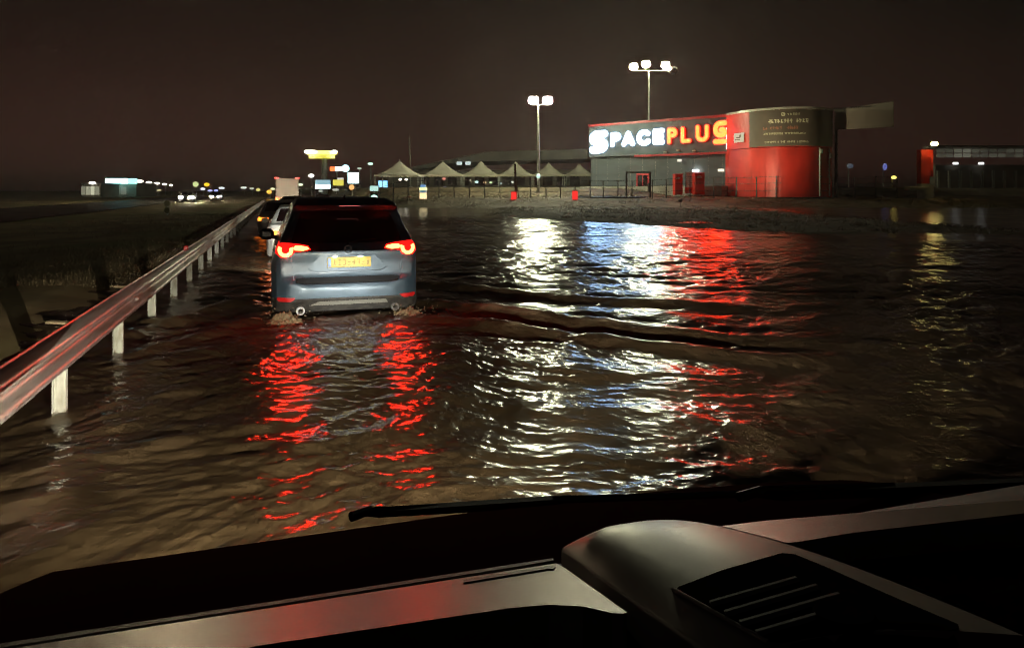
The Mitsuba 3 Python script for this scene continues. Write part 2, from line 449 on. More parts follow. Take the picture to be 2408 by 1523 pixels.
# ------------------------------------------------------------------ guardrail
def build_guardrail():
    g = thing('guardrail', 'long steel guardrail on posts standing in the flood along the left of the road', 'guardrail')
    lat = -1.40
    prof = []
    n = 26
    for i in range(n + 1):
        t = i / n
        z = 0.315 + 0.32 * t
        x = 0.028 * math.cos(2 * math.pi * 2 * t) * (-1) + (0.012 if 0.04 < t < 0.96 else 0)
        prof.append((lat + x, z))
    prof = np.array(prof)
    back = prof[::-1] - np.array([0.006, 0])
    ring = np.vstack([prof, back])
    k = len(ring)
    y = -3.0
    first = True
    while y < 78:
        y1 = y + 4.0
        ins = 0.004 * (int((y + 3) / 4) % 2)
        sag = rng.normal(0, 0.004)
        v = np.vstack([np.column_stack([ring[:, 0] + ins, np.full(k, y - 0.15), ring[:, 1]]), np.column_stack([ring[:, 0] + ins, np.full(k, y1 + 0.15), ring[:, 1] + sag])])
        f = []
        for i in range(k):
            j = (i + 1) % k
            f += [[i, j, k + j], [i, k + j, k + i]]
        put(g + '__beam', trimesh.Trimesh(v, np.array(f), process=False), 'm_steel', smooth=40)
        y = y1
    y = 1.93
    i = 0
    while y < 76:
        web = box([lat - 0.075, y, 0.06], [0.08, 0.010, 1.06])
        fl = [box([lat - 0.034, y, 0.06], [0.008, 0.060, 1.059]), box([lat - 0.112, y, 0.06], [0.008, 0.060, 1.057])]
        face = box([lat - 0.055, y - 0.034, 0.05], [0.055, 0.010, 1.03])
        put(g + '__post', join([face, web] + fl), 'm_post', smooth=False)
        i += 1
        y += 1.97 if y < 40 else 3.94
    for yy in (4.2, 8.2, 12.2):
        put(g + '__bolt', tube([lat + 0.02, yy, 0.475], [lat + 0.045, yy, 0.475], 0.022, 0.016, 10), 'm_steel')
    for px, py in ((437, 615), (578, 514), (606, 493)):
        for yy in np.arange(6, 60, 0.05):
            pc = np.array([lat, yy, 0.65])
            dd = pc @ FW
            if CX + FOC * (pc @ RT) / dd > px:
                break
        put(g + '__reflector', rbox([lat, yy, 0.668], [0.07, 0.05, 0.07], 0.012), 'm_reflector', label='red block on top of the rail')  # glossy red blocks set on the rail top
    return g


build_guardrail()


# ------------------------------------------------------------------ cars
def smooth_body(side, rear, plan, length=0.07, it=10):
    """a car body: side profile (y, z), half rear outline (x, z), half plan (x, y), intersected and smoothed"""
    full = [(x, z) for x, z in rear] + [(-x, z) for x, z in reversed(rear)]
    pl = [(x, y) for x, y in plan] + [(-x, y) for x, y in reversed(plan)]
    a = m3.CrossSection([np.array(side, float)], m3.FillRule.NonZero).extrude(2.4).rotate([90, 0, 0]).rotate([0, 0, 90]).translate([-1.2, 0, 0])
    b = prism_xz(full, -0.5, 6.0)
    c = m3.CrossSection([np.array(pl, float)], m3.FillRule.NonZero).extrude(3.0)
    s = a ^ b ^ c
    s = s.refine_to_length(length)
    t = tm(s)
    t.merge_vertices()
    trimesh.smoothing.filter_taubin(t, lamb=0.5, nu=0.52, iterations=it)
    return mf(t)


def shell(body, prism, off=(0, -0.006, 0.002)):
    return (body.translate(list(off)) ^ prism) - body


def mirror(poly):
    return [(-x, z) for x, z in poly][::-1]


def ring_poly(c, r, w, a0, a1, n=16):
    a = np.radians(np.linspace(a0, a1, n))
    o = [(c[0] + (r + w / 2) * math.cos(t), c[1] + (r + w / 2) * math.sin(t)) for t in a]
    i = [(c[0] + (r - w / 2) * math.cos(t), c[1] + (r - w / 2) * math.sin(t)) for t in a[::-1]]
    return o + i


SUV_SIDE = [(0.06, 0.26), (-0.02, 0.42), (-0.03, 0.56), (0.0, 0.64), (0.055, 0.70), (0.06, 0.86), (0.045, 1.0), (0.09, 1.10), (0.36, 1.52), (0.30, 1.585),
            (0.36, 1.63), (0.9, 1.69), (1.7, 1.69), (2.3, 1.63), (3.2, 1.12), (4.15, 0.98), (4.45, 0.80), (4.55, 0.5), (4.45, 0.24)]
SUV_REAR = [(0.0, 0.22), (0.84, 0.22), (0.915, 0.27), (0.94, 0.48), (0.935, 0.82), (0.905, 0.95), (0.855, 1.07), (0.82, 1.17), (0.735, 1.36), (0.655, 1.60), (0.60, 1.668), (0.40, 1.692), (0.0, 1.70)]
SUV_PLAN = [(0.0, -0.05), (0.50, -0.035), (0.74, 0.0), (0.87, 0.10), (0.93, 0.36), (0.94, 1.0), (0.94, 3.6), (0.86, 4.3), (0.6, 4.52), (0.0, 4.56)]


def wheel_parts(t, cx, cy, m, r=0.35, w=0.22):
    ax = 1 if cx > 0 else -1
    tyre = trimesh.creation.torus(r - 0.09, 0.10, major_sections=28, minor_sections=10)
    tyre.apply_transform(trimesh.transformations.rotation_matrix(math.pi / 2, [0, 1, 0]))
    tyre.apply_translation([cx - ax * 0.05, cy, r])
    put(t + '__wheel', tyre, 'm_rubber', smooth=True, m=m)
    wkey = [k for k in scene if k.startswith(t + '__wheel') and k.count('__') == 1][-1]
    sp = [tube([cx - ax * 0.05, cy, r], [cx + ax * 0.02, cy, r], r - 0.13, r - 0.15, 20)]
    for i in range(5):
        a = i * 2 * math.pi / 5
        sp.append(tube([cx + ax * 0.025, cy, r], [cx + ax * 0.02, cy + math.cos(a) * (r - 0.12), r + math.sin(a) * (r - 0.12)], 0.028, 0.02, 6))
    put(wkey + '__rim', join(sp), 'm_chrome', m=m)


def build_suv(lat, a):
    t = thing('car', 'blue grey sport utility car with brake lights on, driving through the flood right ahead', 'car')
    M = T().translate([lat, a, -0.20])
    body = smooth_body(SUV_SIDE, SUV_REAR, SUV_PLAN, 0.06, 8)
    for s in (-1, 1):
        for cy in (0.86, 3.62):
            body = body - m3.Manifold.cylinder(0.5, 0.40, 0.40, 40).rotate([0, 90, 0]).translate([s * 0.97 - 0.25, cy, 0.34])
    # recess round the plate, seam under the tailgate, tailgate side seams
    plate_rec = [(-0.50, 0.80), (-0.345, 0.95), (0.345, 0.95), (0.50, 0.80), (0.42, 0.755), (-0.42, 0.755)]
    body = body - prism_xz(plate_rec, -0.2, 0.098)
    seam = [(-0.65, 0.680), (-0.55, 0.690), (0.55, 0.690), (0.65, 0.680), (0.64, 0.628), (0.52, 0.608), (-0.52, 0.608), (-0.64, 0.628)]
    body = body - prism_xz(seam, -0.2, 0.075)
    seam_shade = (prism_xz(seam, 0.060, 0.080).scale([0.995, 1, 1]) - body).translate([0, 0, 0])  # dark insert paints the shade of the groove
    for s in (-1, 1):
        p = [(s * 0.655, 0.66), (s * 0.667, 0.66), (s * 0.70, 0.98), (s * 0.688, 0.98)]
        if s > 0:
            p = p[::1]
        else:
            p = p[::-1]
        body = body - prism_xz(p, -0.2, 0.085)
    put(t + '__body', tm(body), 'm_paint_blue', smooth=32, m=M)
    put(t + '__tailgate_recess', tm(seam_shade), 'm_recess', m=M, label='dark insert standing for shade in the recess along the lower edge of the tailgate')
    base = body
    clad = shell(base, mbox(-1.2, 1.2, -0.3, 0.55, 0.1, 0.435), (0, -0.009, 0)) + (base ^ mbox(-1.2, 1.2, 0.25, 0.6, 0.1, 0.435)).scale([1.006, 1, 1])
    put(t + '__bumper_cladding', tm(clad), 'm_clad', m=M)
    put(t + '__skid_plate', tm(shell(base, prism_xz([(-0.48, 0.345), (0.50, 0.345), (0.47, 0.395), (-0.36, 0.395)], -0.3, 0.3), (0, -0.022, 0))), 'm_skid', m=M)
    win = [(-0.69, 1.135), (-0.30, 1.115), (0.30, 1.115), (0.69, 1.135), (0.64, 1.30), (0.565, 1.50), (0.3, 1.525), (-0.3, 1.525), (-0.565, 1.50), (-0.64, 1.30)]
    put(t + '__rear_window', tm(shell(base, prism_xz(win, -0.2, 0.6), (0, -0.005, 0.002))), 'm_glass_dark', m=M, label='dark rear window')
    # spoiler with the brake lamp in it
    sp = m3.Manifold.hull_points(np.array([(x, y, z) for x in (-0.58, 0.58) for y, z in ((0.24, 1.575), (0.22, 1.59), (0.50, 1.655), (0.50, 1.60))] + [(x, y, z) for x in (-0.53, 0.53) for y, z in ((0.20, 1.585), (0.50, 1.668))], np.float32))
    spk = put(t + '__spoiler', tm(sp), 'm_paint_blue', m=M)
    put(spk + '__brake_lamp', box([0.03, 0.201, 1.5815], [0.26, 0.012, 0.010]), 'm_red_lens', emit=(0.55, 0.16, 0.14), w=0.05, m=M)
    put(t + '__antenna', m3_fin(), 'm_paint_dark', m=M)
    # tail lights: a lens with a glowing hook and bar
    for s in (-1, 1):
        lens = [(0.455, 1.035), (0.49, 1.090), (0.60, 1.112), (0.80, 1.135), (0.90, 1.11), (0.90, 1.02), (0.82, 0.950), (0.70, 0.955), (0.65, 1.012)]
        lens = lens if s > 0 else mirror(lens)
        lens = lens[::-1]
        k = put(t + '__tail_light', tm(shell(base, prism_xz(orient(lens), -0.2, 0.6), (s * 0.005, -0.012, 0.0))), 'm_red_lens', emit=(1.7, 0.016, 0.010), w=0.3, m=M)
        hook = ring_poly((0.762, 1.045), 0.070, 0.046, 160, 390)
        bar = [(0.475, 1.050), (0.50, 1.075), (0.58, 1.090), (0.645, 1.092), (0.672, 1.062), (0.648, 1.036), (0.55, 1.028)]
        for nm, poly in (('lamp_ring', hook), ('lamp_bar', bar)):
            poly = poly if s > 0 else mirror(poly)
            put(k + '__' + nm, tm(shell(base, prism_xz(orient(poly), -0.2, 0.6), (s * 0.010, -0.020, 0.0)) - base.translate([s * 0.005, -0.012, 0])), 'm_red_lens', emit=(120.0, 2.0, 0.48), w=3.0, m=M)
        ref = orient([(s * x, z) for x, z in [(0.645, 0.452), (0.67, 0.418), (0.71, 0.402), (0.84, 0.406), (0.865, 0.428), (0.86, 0.458)]])
        put(t + '__reflector', tm(shell(base, prism_xz(ref, -0.2, 0.6), (s * 0.006, -0.018, 0))), 'm_reflector', emit=(0.06, 0.002, 0.002), w=0.05, m=M, label='red reflecting lens in the bumper corner with a faint glow added')  # no lamp: a faint glow of its own is added
        pipe = trimesh.creation.annulus(0.030, 0.052, 0.16, sections=24)
        pipe.apply_transform(trimesh.transformations.rotation_matrix(math.pi / 2, [1, 0, 0]))
        pipe.apply_translation([s * 0.585, 0.02, 0.292])
        put(t + '__exhaust_pipe', pipe, 'm_chrome', smooth=40, m=M)
        mir = rbox([s * 1.02, 2.62, 1.10], [0.22, 0.12, 0.17], 0.05)
        put(t + '__door_mirror', join([mir, tube([s * 0.86, 2.66, 1.04], [s * 0.98, 2.64, 1.06], 0.03)]), 'm_black', m=M)
        sw = orient_yz([(0.75, 1.16), (1.0, 1.50), (1.9, 1.545), (2.35, 1.46), (2.85, 1.16)])
        pr = m3.CrossSection([np.array(sw, float)], m3.FillRule.NonZero).extrude(2.4).rotate([90, 0, 0]).rotate([0, 0, 90]).translate([-1.2, 0, 0])
        half = mbox(0, 1.3, -1, 6, 0, 2) if s > 0 else mbox(-1.3, 0, -1, 6, 0, 2)
        put(t + '__side_window', tm(shell(base, pr ^ half, (s * 0.006, 0, 0.002))), 'm_glass_dark', m=M)
        hl = orient([(s * x, z) for x, z in [(0.45, 0.80), (0.50, 0.90), (0.82, 0.95), (0.86, 0.84)]])
        put(t + '__headlight', tm(shell(base, prism_xz(hl, 3.6, 4.8), (s * 0.006, 0.012, 0))), 'm_lamp_off', emit=(6, 6, 5.4), w=0.1, m=M)
        for cy in (0.86, 3.62):
            wheel_parts(t, s * 0.84, cy, M)
    pk = put(t + '__license_plate', rbox([0.02, 0.088, 0.868], [0.545, 0.014, 0.128], 0.006), 'm_plate', m=M, label='yellow number plate with unreadable characters')
    put(pk + '__band', box([-0.228, 0.0795, 0.868], [0.038, 0.004, 0.112]), 'm_plate_blue', m=M)
    mk = []
    r = np.random.default_rng(3)
    for x in np.linspace(-0.16, 0.25, 8):
        for _ in range(3):
            if r.uniform() < 0.5:
                mk.append(box([x + r.uniform(-0.014, 0.014), 0.0792, 0.868 + r.uniform(-0.012, 0.012)], [0.008, 0.003, r.uniform(0.04, 0.07)]))
            else:
                mk.append(box([x, 0.0787, 0.868 + r.choice([-0.033, 0, 0.033])], [0.036, 0.003, 0.009]))
    put(pk + '__marks', join(mk), 'm_plate_mark', m=M, kind='stuff', label='faint unreadable characters on the plate')
    for s in (-1, 1):
        put(t + '__plate_lamp', box([s * 0.16, 0.075, 0.9435], [0.05, 0.03, 0.008]), 'm_lamp_off', emit=(26, 23, 15), w=0.8, m=M)
    em = [trimesh.creation.torus(0.045, 0.006, major_sections=24, minor_sections=6)]
    em[0].apply_transform(trimesh.transformations.rotation_matrix(math.pi / 2, [1, 0, 0]))
    em[0].apply_translation([0.0, 0.035, 1.035])
    em.append(tube([-0.04, 0.035, 1.045], [0, 0.035, 1.025], 0.006))
    em.append(tube([0.04, 0.035, 1.045], [0, 0.035, 1.025], 0.006))
    put(t + '__emblem', join(em), 'm_chrome', smooth=True, m=M)
    wp = join([tube([0, 0.085, 1.13], [0.36, 0.10, 1.165], 0.009), tube([0, 0.07, 1.10], [0, 0.10, 1.14], 0.016)])
    put(t + '__rear_wiper', wp, 'm_black', m=M)
    return t


def orient(p):
    return p if sg.Polygon(p).exterior.is_ccw else p[::-1]


def orient_yz(p):
    return p if sg.Polygon(p).exterior.is_ccw else p[::-1]


def m3_fin():
    return trimesh.convex.convex_hull(np.array([(-0.02, 0.55, 1.66), (0.02, 0.55, 1.66), (-0.02, 0.78, 1.66), (0.02, 0.78, 1.66), (0, 0.57, 1.735), (0, 0.62, 1.73)]))


build_suv(0.85, 9.36)
for i, s in enumerate((-1, 1)):
    scene[f'car_beam_{i}'] = {'type': 'spot', 'to_world': T().look_at(origin=[0.85 + s * 0.66, 13.98, 0.66], target=[0.55 + s * 0.9, 17.6, 0.25], up=[0, 0, 1]),
                              'intensity': lum((34, 33.5, 29)), 'cutoff_angle': 40.0, 'beam_width': 9.0, 'sampling_weight': 3.0}

SED_SIDE = [(0.06, 0.26), (-0.02, 0.42), (-0.03, 0.60), (0.0, 0.86), (0.06, 0.98), (0.45, 1.02), (1.05, 1.38), (1.6, 1.44), (2.3, 1.42), (3.15, 0.98), (4.2, 0.84), (4.4, 0.6), (4.35, 0.24)]
SED_REAR = [(0.0, 0.22), (0.80, 0.22), (0.87, 0.30), (0.89, 0.5), (0.885, 0.78), (0.85, 0.93), (0.80, 1.0), (0.66, 1.28), (0.56, 1.40), (0.3, 1.435), (0.0, 1.44)]
SED_PLAN = [(0.0, -0.05), (0.50, -0.03), (0.74, 0.03), (0.85, 0.18), (0.89, 0.6), (0.89, 3.4), (0.80, 4.1), (0.55, 4.38), (0.0, 4.41)]


def build_sedan(lat, a, paint, label, rot=0.0, rear_light=(7, 0.9, 0.1), head=None, wl=0.3, group=None, z=-0.2, lamp_label=None, detail=True):
    t = thing('car', label, 'car', group)
    M = T().translate([lat, a, z]).rotate([0, 0, 1], rot)
    b = smooth_body(SED_SIDE, SED_REAR, SED_PLAN, 0.10, 6)
    for s in (-1, 1):
        for cy in (0.86, 3.45):
            b = b - m3.Manifold.cylinder(0.5, 0.37, 0.37, 24).rotate([0, 90, 0]).translate([s * 0.92 - 0.25, cy, 0.33])
    b = b - prism_xz(orient([(-0.66, 0.655), (0.66, 0.655), (0.66, 0.635), (-0.66, 0.635)]), -0.2, 0.02)
    put(t + '__body', tm(b), paint, smooth=32, m=M)
    rw = orient([(-0.66, 1.05), (0.66, 1.05), (0.56, 1.34), (-0.56, 1.34)])
    put(t + '__rear_window', tm(shell(b, prism_xz(rw, 0.2, 1.4), (0, -0.006, 0.006))), 'm_glass_dark', m=M)
    fw = orient([(-0.66, 1.02), (0.66, 1.02), (0.56, 1.36), (-0.56, 1.36)])
    put(t + '__windscreen', tm(shell(b, prism_xz(fw, 2.2, 3.3), (0, 0.006, 0.006))), 'm_glass_dark', m=M)
    for s in (-1, 1):
        tl = orient([(s * x, zz) for x, zz in [(0.52, 0.72), (0.52, 0.84), (0.86, 0.86), (0.88, 0.74)]])
        put(t + '__tail_light', tm(shell(b, prism_xz(tl, -0.2, 0.7), (s * 0.006, -0.012, 0))), 'm_red_lens', emit=rear_light, w=wl, m=M, label=lamp_label)
        hl = orient([(s * x, zz) for x, zz in [(0.30, 0.52), (0.32, 0.80), (0.84, 0.84), (0.86, 0.54)]])
        put(t + '__headlight', tm(shell(b, prism_xz(hl, 3.6, 4.6), (s * 0.006, 0.012, 0))), 'm_lamp_off', emit=head, w=wl, m=M)
        if detail:
            sw = orient_yz([(0.95, 1.05), (1.2, 1.32), (1.8, 1.37), (2.25, 1.33), (2.75, 1.04)])
            pr = m3.CrossSection([np.array(sw, float)], m3.FillRule.NonZero).extrude(2.4).rotate([90, 0, 0]).rotate([0, 0, 90]).translate([-1.2, 0, 0])
            half = mbox(0, 1.3, -1, 6, 0, 2) if s > 0 else mbox(-1.3, 0, -1, 6, 0, 2)
            put(t + '__side_window', tm(shell(b, pr ^ half, (s * 0.006, 0, 0.002))), 'm_glass_dark', m=M)
            put(t + '__door_mirror', rbox([s * 0.95, 2.6, 1.0], [0.18, 0.1, 0.13], 0.04), paint, m=M)
        for cy in (0.86, 3.45):
            wheel_parts(t, s * 0.80, cy, M, 0.32)
    put(t + '__license_plate', box([0, -0.045, 0.56], [0.52, 0.012, 0.11]), 'm_plate', m=M)
    return t


build_sedan(0.62, 17.6, 'm_paint_white', 'white saloon car half hidden ahead of the blue grey car, by the guardrail', lamp_label='amber red tail light', rear_light=(7.0, 1.0, 0.10), wl=0.5)
build_sedan(0.20, 26.5, 'm_paint_grey', 'grey car third in the queue, just ahead of the white saloon', rear_light=(5.0, 0.9, 0.08), wl=0.2)
build_sedan(0.9, 47.0, 'm_paint_dark', 'dark car with red tail lights in the queue behind the box truck', rear_light=(5.0, 0.5, 0.06), wl=0.1, detail=False)
build_sedan(4.6, 80.0, 'm_paint_dark', 'far dark car with dim red lights to the right of the box truck', rear_light=(1.0, 0.18, 0.08), wl=0.05, detail=False)
GRP = 'cars coming the other way beyond the verge'


def oncoming(px, d, label, paint, L, w):
    p = at(px, HY + 16, d)
    return build_sedan(p[0], p[1] + 4.4, paint, label, rot=180.0, rear_light=(0.3, 0.01, 0.01), head=L, wl=w, group=GRP, z=gz(p[0], p[1]), detail=False)


oncoming(436, 92, 'oncoming car with glaring headlights beyond the verge, the left and brighter of two', 'm_paint_grey', (2600, 2300, 1350), 1.0)
oncoming(506, 112, 'oncoming car with headlights on, farther off and right of the most glaring one', 'm_paint_grey', (600, 560, 400), 0.4)


def build_truck():
    t = thing('truck', 'pale box truck with red marker lights far ahead in the queue', 'truck')
    y, x = 84.0, 0.95
    M = T().translate([x, y, -0.2])
    put(t + '__cargo_box', rbox([0, 3.2, 2.10], [2.45, 6.4, 2.10], 0.05), 'm_box', m=M)
    for s in (-1, 1):
        put(t + '__door', box([s * 0.60, -0.01, 2.10], [1.14, 0.03, 1.96]), 'm_box', m=M)
    put(t + '__chassis', box([0, 3.6, 0.85], [1.0, 8.4, 0.35]), 'm_black', m=M)
    put(t + '__bumper', box([0, 0.1, 0.62], [2.3, 0.12, 0.18]), 'm_clad', m=M)
    cab = trimesh.convex.convex_hull(np.array([(sx * 1.15, yy, zz) for sx in (-1, 1) for yy, zz in ((6.6, 0.6), (8.7, 0.6), (6.6, 2.7), (8.0, 2.7), (8.7, 1.6))]))
    put(t + '__cab', cab, 'm_paint_white', m=M)
    for s in (-1, 1):
        put(t + '__marker_light', rbox([s * 1.10, -0.05, 3.18], [0.46, 0.06, 0.16], 0.02), 'm_red_lens', emit=(3.2, 0.22, 0.15), w=0.05, m=M)
        put(t + '__tail_light', rbox([s * 1.02, -0.02, 0.86], [0.40, 0.08, 0.24], 0.02), 'm_red_lens', emit=(6.5, 0.9, 0.12), w=0.1, m=M, label='orange red tail light')
        for cy in (1.6, 7.6):
            wheel_parts(t, s * 1.0, cy, M, 0.45)
    put(t + '__step_light', box([-0.15, -0.03, 1.0], [0.9, 0.05, 0.08]), 'm_lamp_off', emit=(3.0, 1.1, 0.2), w=0.05, m=M)


build_truck()
for i, s in enumerate((-1, 1)):
    scene[f'queue_beam_{i}'] = {'type': 'spot', 'to_world': T().look_at(origin=[0.9 + s * 0.62, 51.6, 0.55], target=[0.95 + s * 0.3, 84.0, 1.6], up=[0, 0, 1]),
                                'intensity': lum((1100, 960, 760)), 'cutoff_angle': 5.0, 'beam_width': 1.5, 'sampling_weight': 0.6}


# ------------------------------------------------------------------ splash behind the wheels of the car ahead
def splash(cx, cy, seed):
    g = np.linspace(-1, 1, 90)
    X, Y = np.meshgrid(g, g)
    n1 = meshkit.fbm(np.stack([X * 3.2, Y * 3.2, 0 * X + seed], -1), 5, seed=seed)
    n2 = meshkit.fbm(np.stack([X * 11, Y * 11, 0 * X + seed], -1), 4, seed=seed + 1)
    R2 = X ** 2 + Y ** 2
    Z = (0.09 * n1 + 0.14 * n2 * n1 * 2) * np.exp(-2.2 * R2) - 0.055 - 0.05 * R2
    v = np.stack([cx + 0.36 * X + 0.03 * (n2 - 0.5), cy + 0.34 * Y, Z], -1).reshape(-1, 3)
    i, j = np.meshgrid(np.arange(89), np.arange(89), indexing='ij')
    q = (i * 90 + j).reshape(-1)
    top = trimesh.Trimesh(v, np.vstack([np.stack([q, q + 1, q + 91], -1), np.stack([q, q + 91, q + 90], -1)]), process=False)
    r = np.random.default_rng(seed)
    ms = [top]
    for _ in range(70):
        o = trimesh.creation.icosphere(subdivisions=1, radius=r.uniform(0.004, 0.011))
        o.apply_translation([cx + r.normal(0, 0.16), cy + r.normal(0, 0.12), abs(r.normal(0.03, 0.06))])
        ms.append(o)
    return join(ms)


for i, (cx, cy) in enumerate(((0.10, 9.25), (1.60, 9.28))):
    k = num('splash')
    scene[k] = mikit.ply(splash(cx, cy, 50 + i), 'm_splash', smooth=True)
    labels[k] = {'label': ('muddy water thrown up behind the left rear wheel', 'muddy water thrown up behind the right rear wheel')[i], 'category': 'splash', 'kind': 'stuff'}


# ------------------------------------------------------------------ store with the sign
WA, WB = W(10.0, 94, 0), W(24.2, 81, 0)
WDIR = (WB - WA) / np.linalg.norm(WB - WA)
WLEN = float(np.linalg.norm(WB - WA))
WOUT = np.cross(WDIR, UP)


def wall_s(px):
    u = (px - CX) / FOC
    return (94 * u - 10.0) / (14.2 + 13 * u) * WLEN


def wall_box(s0, s1, z0, z1, o0, o1):
    c = WA + WDIR * (s0 + s1) / 2 + WOUT * (o0 + o1) / 2 + UP * (z0 + z1) / 2
    return box(c, [s1 - s0, abs(o1 - o0), z1 - z0], rot=math.atan2(WDIR[1], WDIR[0]))


def stroke(pts, w):
    return sg.LineString(pts).buffer(w / 2, quad_segs=8)


def arc(c, rx, ry, a0, a1, n=14):
    a = np.radians(np.linspace(a0, a1, n))
    return [(c[0] + rx * math.cos(t), c[1] + ry * math.sin(t)) for t in a]


def letter(ch, w, h, sw):
    i, j = sw / 2, h - sw / 2
    e = w - sw / 2
    U = shapely.union_all
    if ch == 'S':
        top = [(e, j)] + arc((w * 0.47, h * 0.66), w * 0.47 - i, h * 0.34 - i, 90, 270) + arc((w * 0.55, h * 0.34 - 0.02), w * 0.45 - i, h * 0.34 - i - 0.02, 70, -90) + [(i, i)]
        return stroke(top, sw)
    if ch == 'G':    # the closing S of the sign: a hook over a bar
        top = [(e, j)] + arc((w * 0.52, h * 0.64), w * 0.52 - i, h * 0.36 - i, 90, 275) + arc((w * 0.66, h * 0.50), w * 0.33 - i, h * 0.20 - i * 0.7, -80, 120)
        return U([stroke(top, sw), stroke([(i, i), (e, i)], sw)])
    if ch == 'P':
        return U([stroke([(i, i), (i, j), (w * 0.55, j)] + arc((w * 0.52, h * 0.70), w * 0.48 - i, h * 0.30 - i, 90, -90) + [(i, h * 0.40 + i)], sw)])
    if ch == 'A':
        return U([stroke([(i, i), (w / 2, j), (e, i)], sw), stroke([(w * 0.3, h * 0.30), (w * 0.7, h * 0.30)], sw * 0.9)])
    if ch == 'C':
        return stroke(arc((w * 0.52, h / 2), w * 0.52 - i, h / 2 - i, 48, 318, 24), sw)
    if ch == 'E':
        return U([stroke([(e, j), (i, j), (i, i), (e, i)], sw), stroke([(i, h / 2), (e * 0.92, h / 2)], sw)])
    if ch == 'L':
        return stroke([(i, j), (i, i), (e, i)], sw)
    if ch == 'U':
        return stroke([(i, j), (i, h * 0.4)] + arc((w / 2, h * 0.4), w / 2 - i, h * 0.4 - i, 180, 360) + [(e, h * 0.4), (e, j)], sw)


